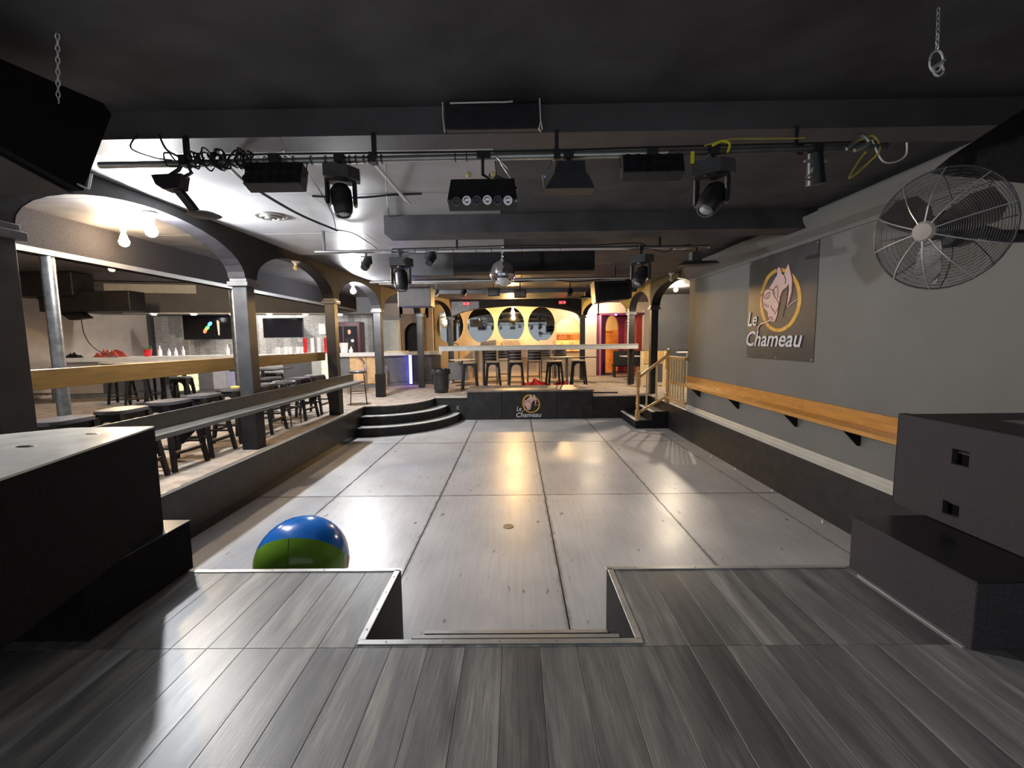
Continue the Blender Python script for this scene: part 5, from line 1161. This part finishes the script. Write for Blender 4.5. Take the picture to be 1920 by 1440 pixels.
for a_ in (-5.08, -4.71):
    dr_ = MB().b2((a_, 16.59, HS+.1), (a_+.34, 16.6, 2.8)).obj('door', M_rail, t)
    MB().b2((a_+(.29 if a_ < -5 else .03), 16.57, 1.7), (a_+(.31 if a_ < -5 else .05), 16.59, 1.85)).obj('handle', M_chrome, dr_)
t = thing('wire_shelf', 'dark wire shelving against the far left wall', 'shelf', (-12.6, 11.2, HS))
for xx in (-12.9, -11.9): MB().b2((xx-.02, 11.2, HS), (xx+.02, 11.24, 1.5)).obj('upright', M_fixg, t)
for zz in (.8, 1.05, 1.3): MB().b2((-12.9, 11.1, zz), (-11.9, 11.4, zz+.03)).obj('shelf', mat('shelf brown', (.12, .07, .07), .5), t)

# ---------------------------------------------------------------- beach ball, drain, floor debris
BR = .345; bc = V((-1.69, 3.31, BR))
t = thing('beach_ball', 'blue and green inflatable beach ball on the dance floor behind the stage edge', 'ball', (bc.x, bc.y, 0))
mB = T(*bc) @ R(12, 'Z') @ R(7, 'Y') @ R(90, 'Y')     # ball axis roughly along x
cols = [M_blue, M_green, M_borg, M_byel, M_bred, mat('ball white', (.8, .8, .8), .16)]
def gore(k0, k1, mt, rr=BR):
    b = MB(); nu, nv = 10, 18; g = []
    for i in range(nu+1):
        th_2 = math.radians(k0+(k1-k0)*i/nu)
        g.append([b.b.verts.new(mB @ (V((math.sin(p)*math.cos(th_2), math.sin(p)*math.sin(th_2), math.cos(p)))*rr*(1+.004*math.sin(PI*i/nu)*math.sin(p)))) for p in [PI*(.02+.96*j/nv) for j in range(nv+1)]])
    for i in range(nu):
        for j in range(nv): b.b.faces.new([g[i][j], g[i+1][j], g[i+1][j+1], g[i][j+1]])
    me = b.obj('gore', mt, t)
# which way is up in the rotated frame: local -X points up, local Y points away from the camera
base = 180-62
for k, mt in enumerate([M_blue, M_blue, M_green, M_green, M_borg, M_byel, M_bred, M_bred]):
    pass
gore(116, 216, M_blue); gore(216, 318, M_green); gore(318, 360, M_borg); gore(0, 50, M_byel); gore(50, 116, M_bred)
MB().tube([mB @ (V((math.sin(math.radians(p_))*math.cos(math.radians(a_)), math.sin(math.radians(p_))*math.sin(math.radians(a_)), math.cos(math.radians(p_))))*BR*1.003) for a_, p_ in [(217+k*8, 101-k*1.6) for k in range(13)]], .0022, 5).obj('seam', mat('seam green', (.07, .16, .02), .4), t)
for s_ in (-1, 1): MB().lathe([(.05, 0), (.045, .006), (0, .008)], mB @ (T(0, 0, BR*.985) if s_ > 0 else (R(180, 'X') @ T(0, 0, BR*.985))), 16).obj('pole_patch', M_bred if s_ > 0 else M_green, t)
t = thing('floor_drain', 'round metal floor drain in the dance floor', 'drain', (-.10, 4.72, 0))
MB().lathe([(.058, .001), (.056, .006), (.042, .005), (.040, -.004)], T(-.10, 4.72, 0), 26, False).obj('rim', M_drain, t)
hs_ = [arc(.022*math.cos(a), .022*math.sin(a), .006, .006, 0, 360, 8)[:-1] for a in [k*PI/3 for k in range(6)]]
plate('grate', arc(0, 0, .041, .041, 0, 360, 26)[:-1], hs_ + [arc(0, 0, .006, .006, 0, 360, 8)[:-1]], .003, T(-.10, 4.72, .003), M_drain, t)
for i, (x, y) in enumerate(((3.38, 4.75), (3.40, 5.75), (3.40, 6.75), (3.36, 7.5), (-3.3, 6.9))):
    MB().lathe([(.014, 0), (.012, .02), (.006, .034), (0, .036)], T(x, y, 0), 8).obj('bottle_cap', M_white, label=('tiny white scrap on the right floor edge, %s from the camera' % ('nearest', 'second', 'third', 'fourth')[i]) if i < 4 else 'tiny white scrap at the foot of the left black kick wall', cat='litter', group='white scraps along the floor edge')
MB().b2((-1.0, 11.405, .30), (-.9, 11.41, .30)).b.free()
t = thing('wall_outlet', 'small grey outlet plate on the riser beside the podium', 'outlet', (-1.5, 11.38, .3))
MB().b2((-1.56, 11.385, .26), (-1.48, 11.40, .38), bev=.002).obj('plate', M_fixg, t)
MB().b2((-1.535, 11.380, .28), (-1.505, 11.385, .30)).b2((-1.535, 11.380, .33), (-1.505, 11.385, .35)).obj('socket', M_rail, t)
MB().bar((2.1, 12.0, HS+.02), (2.75, 11.9, HS+.02), .03, .03).obj('loose_bar', M_black, label='short black bar lying on the deck right of the podium', cat='bar')
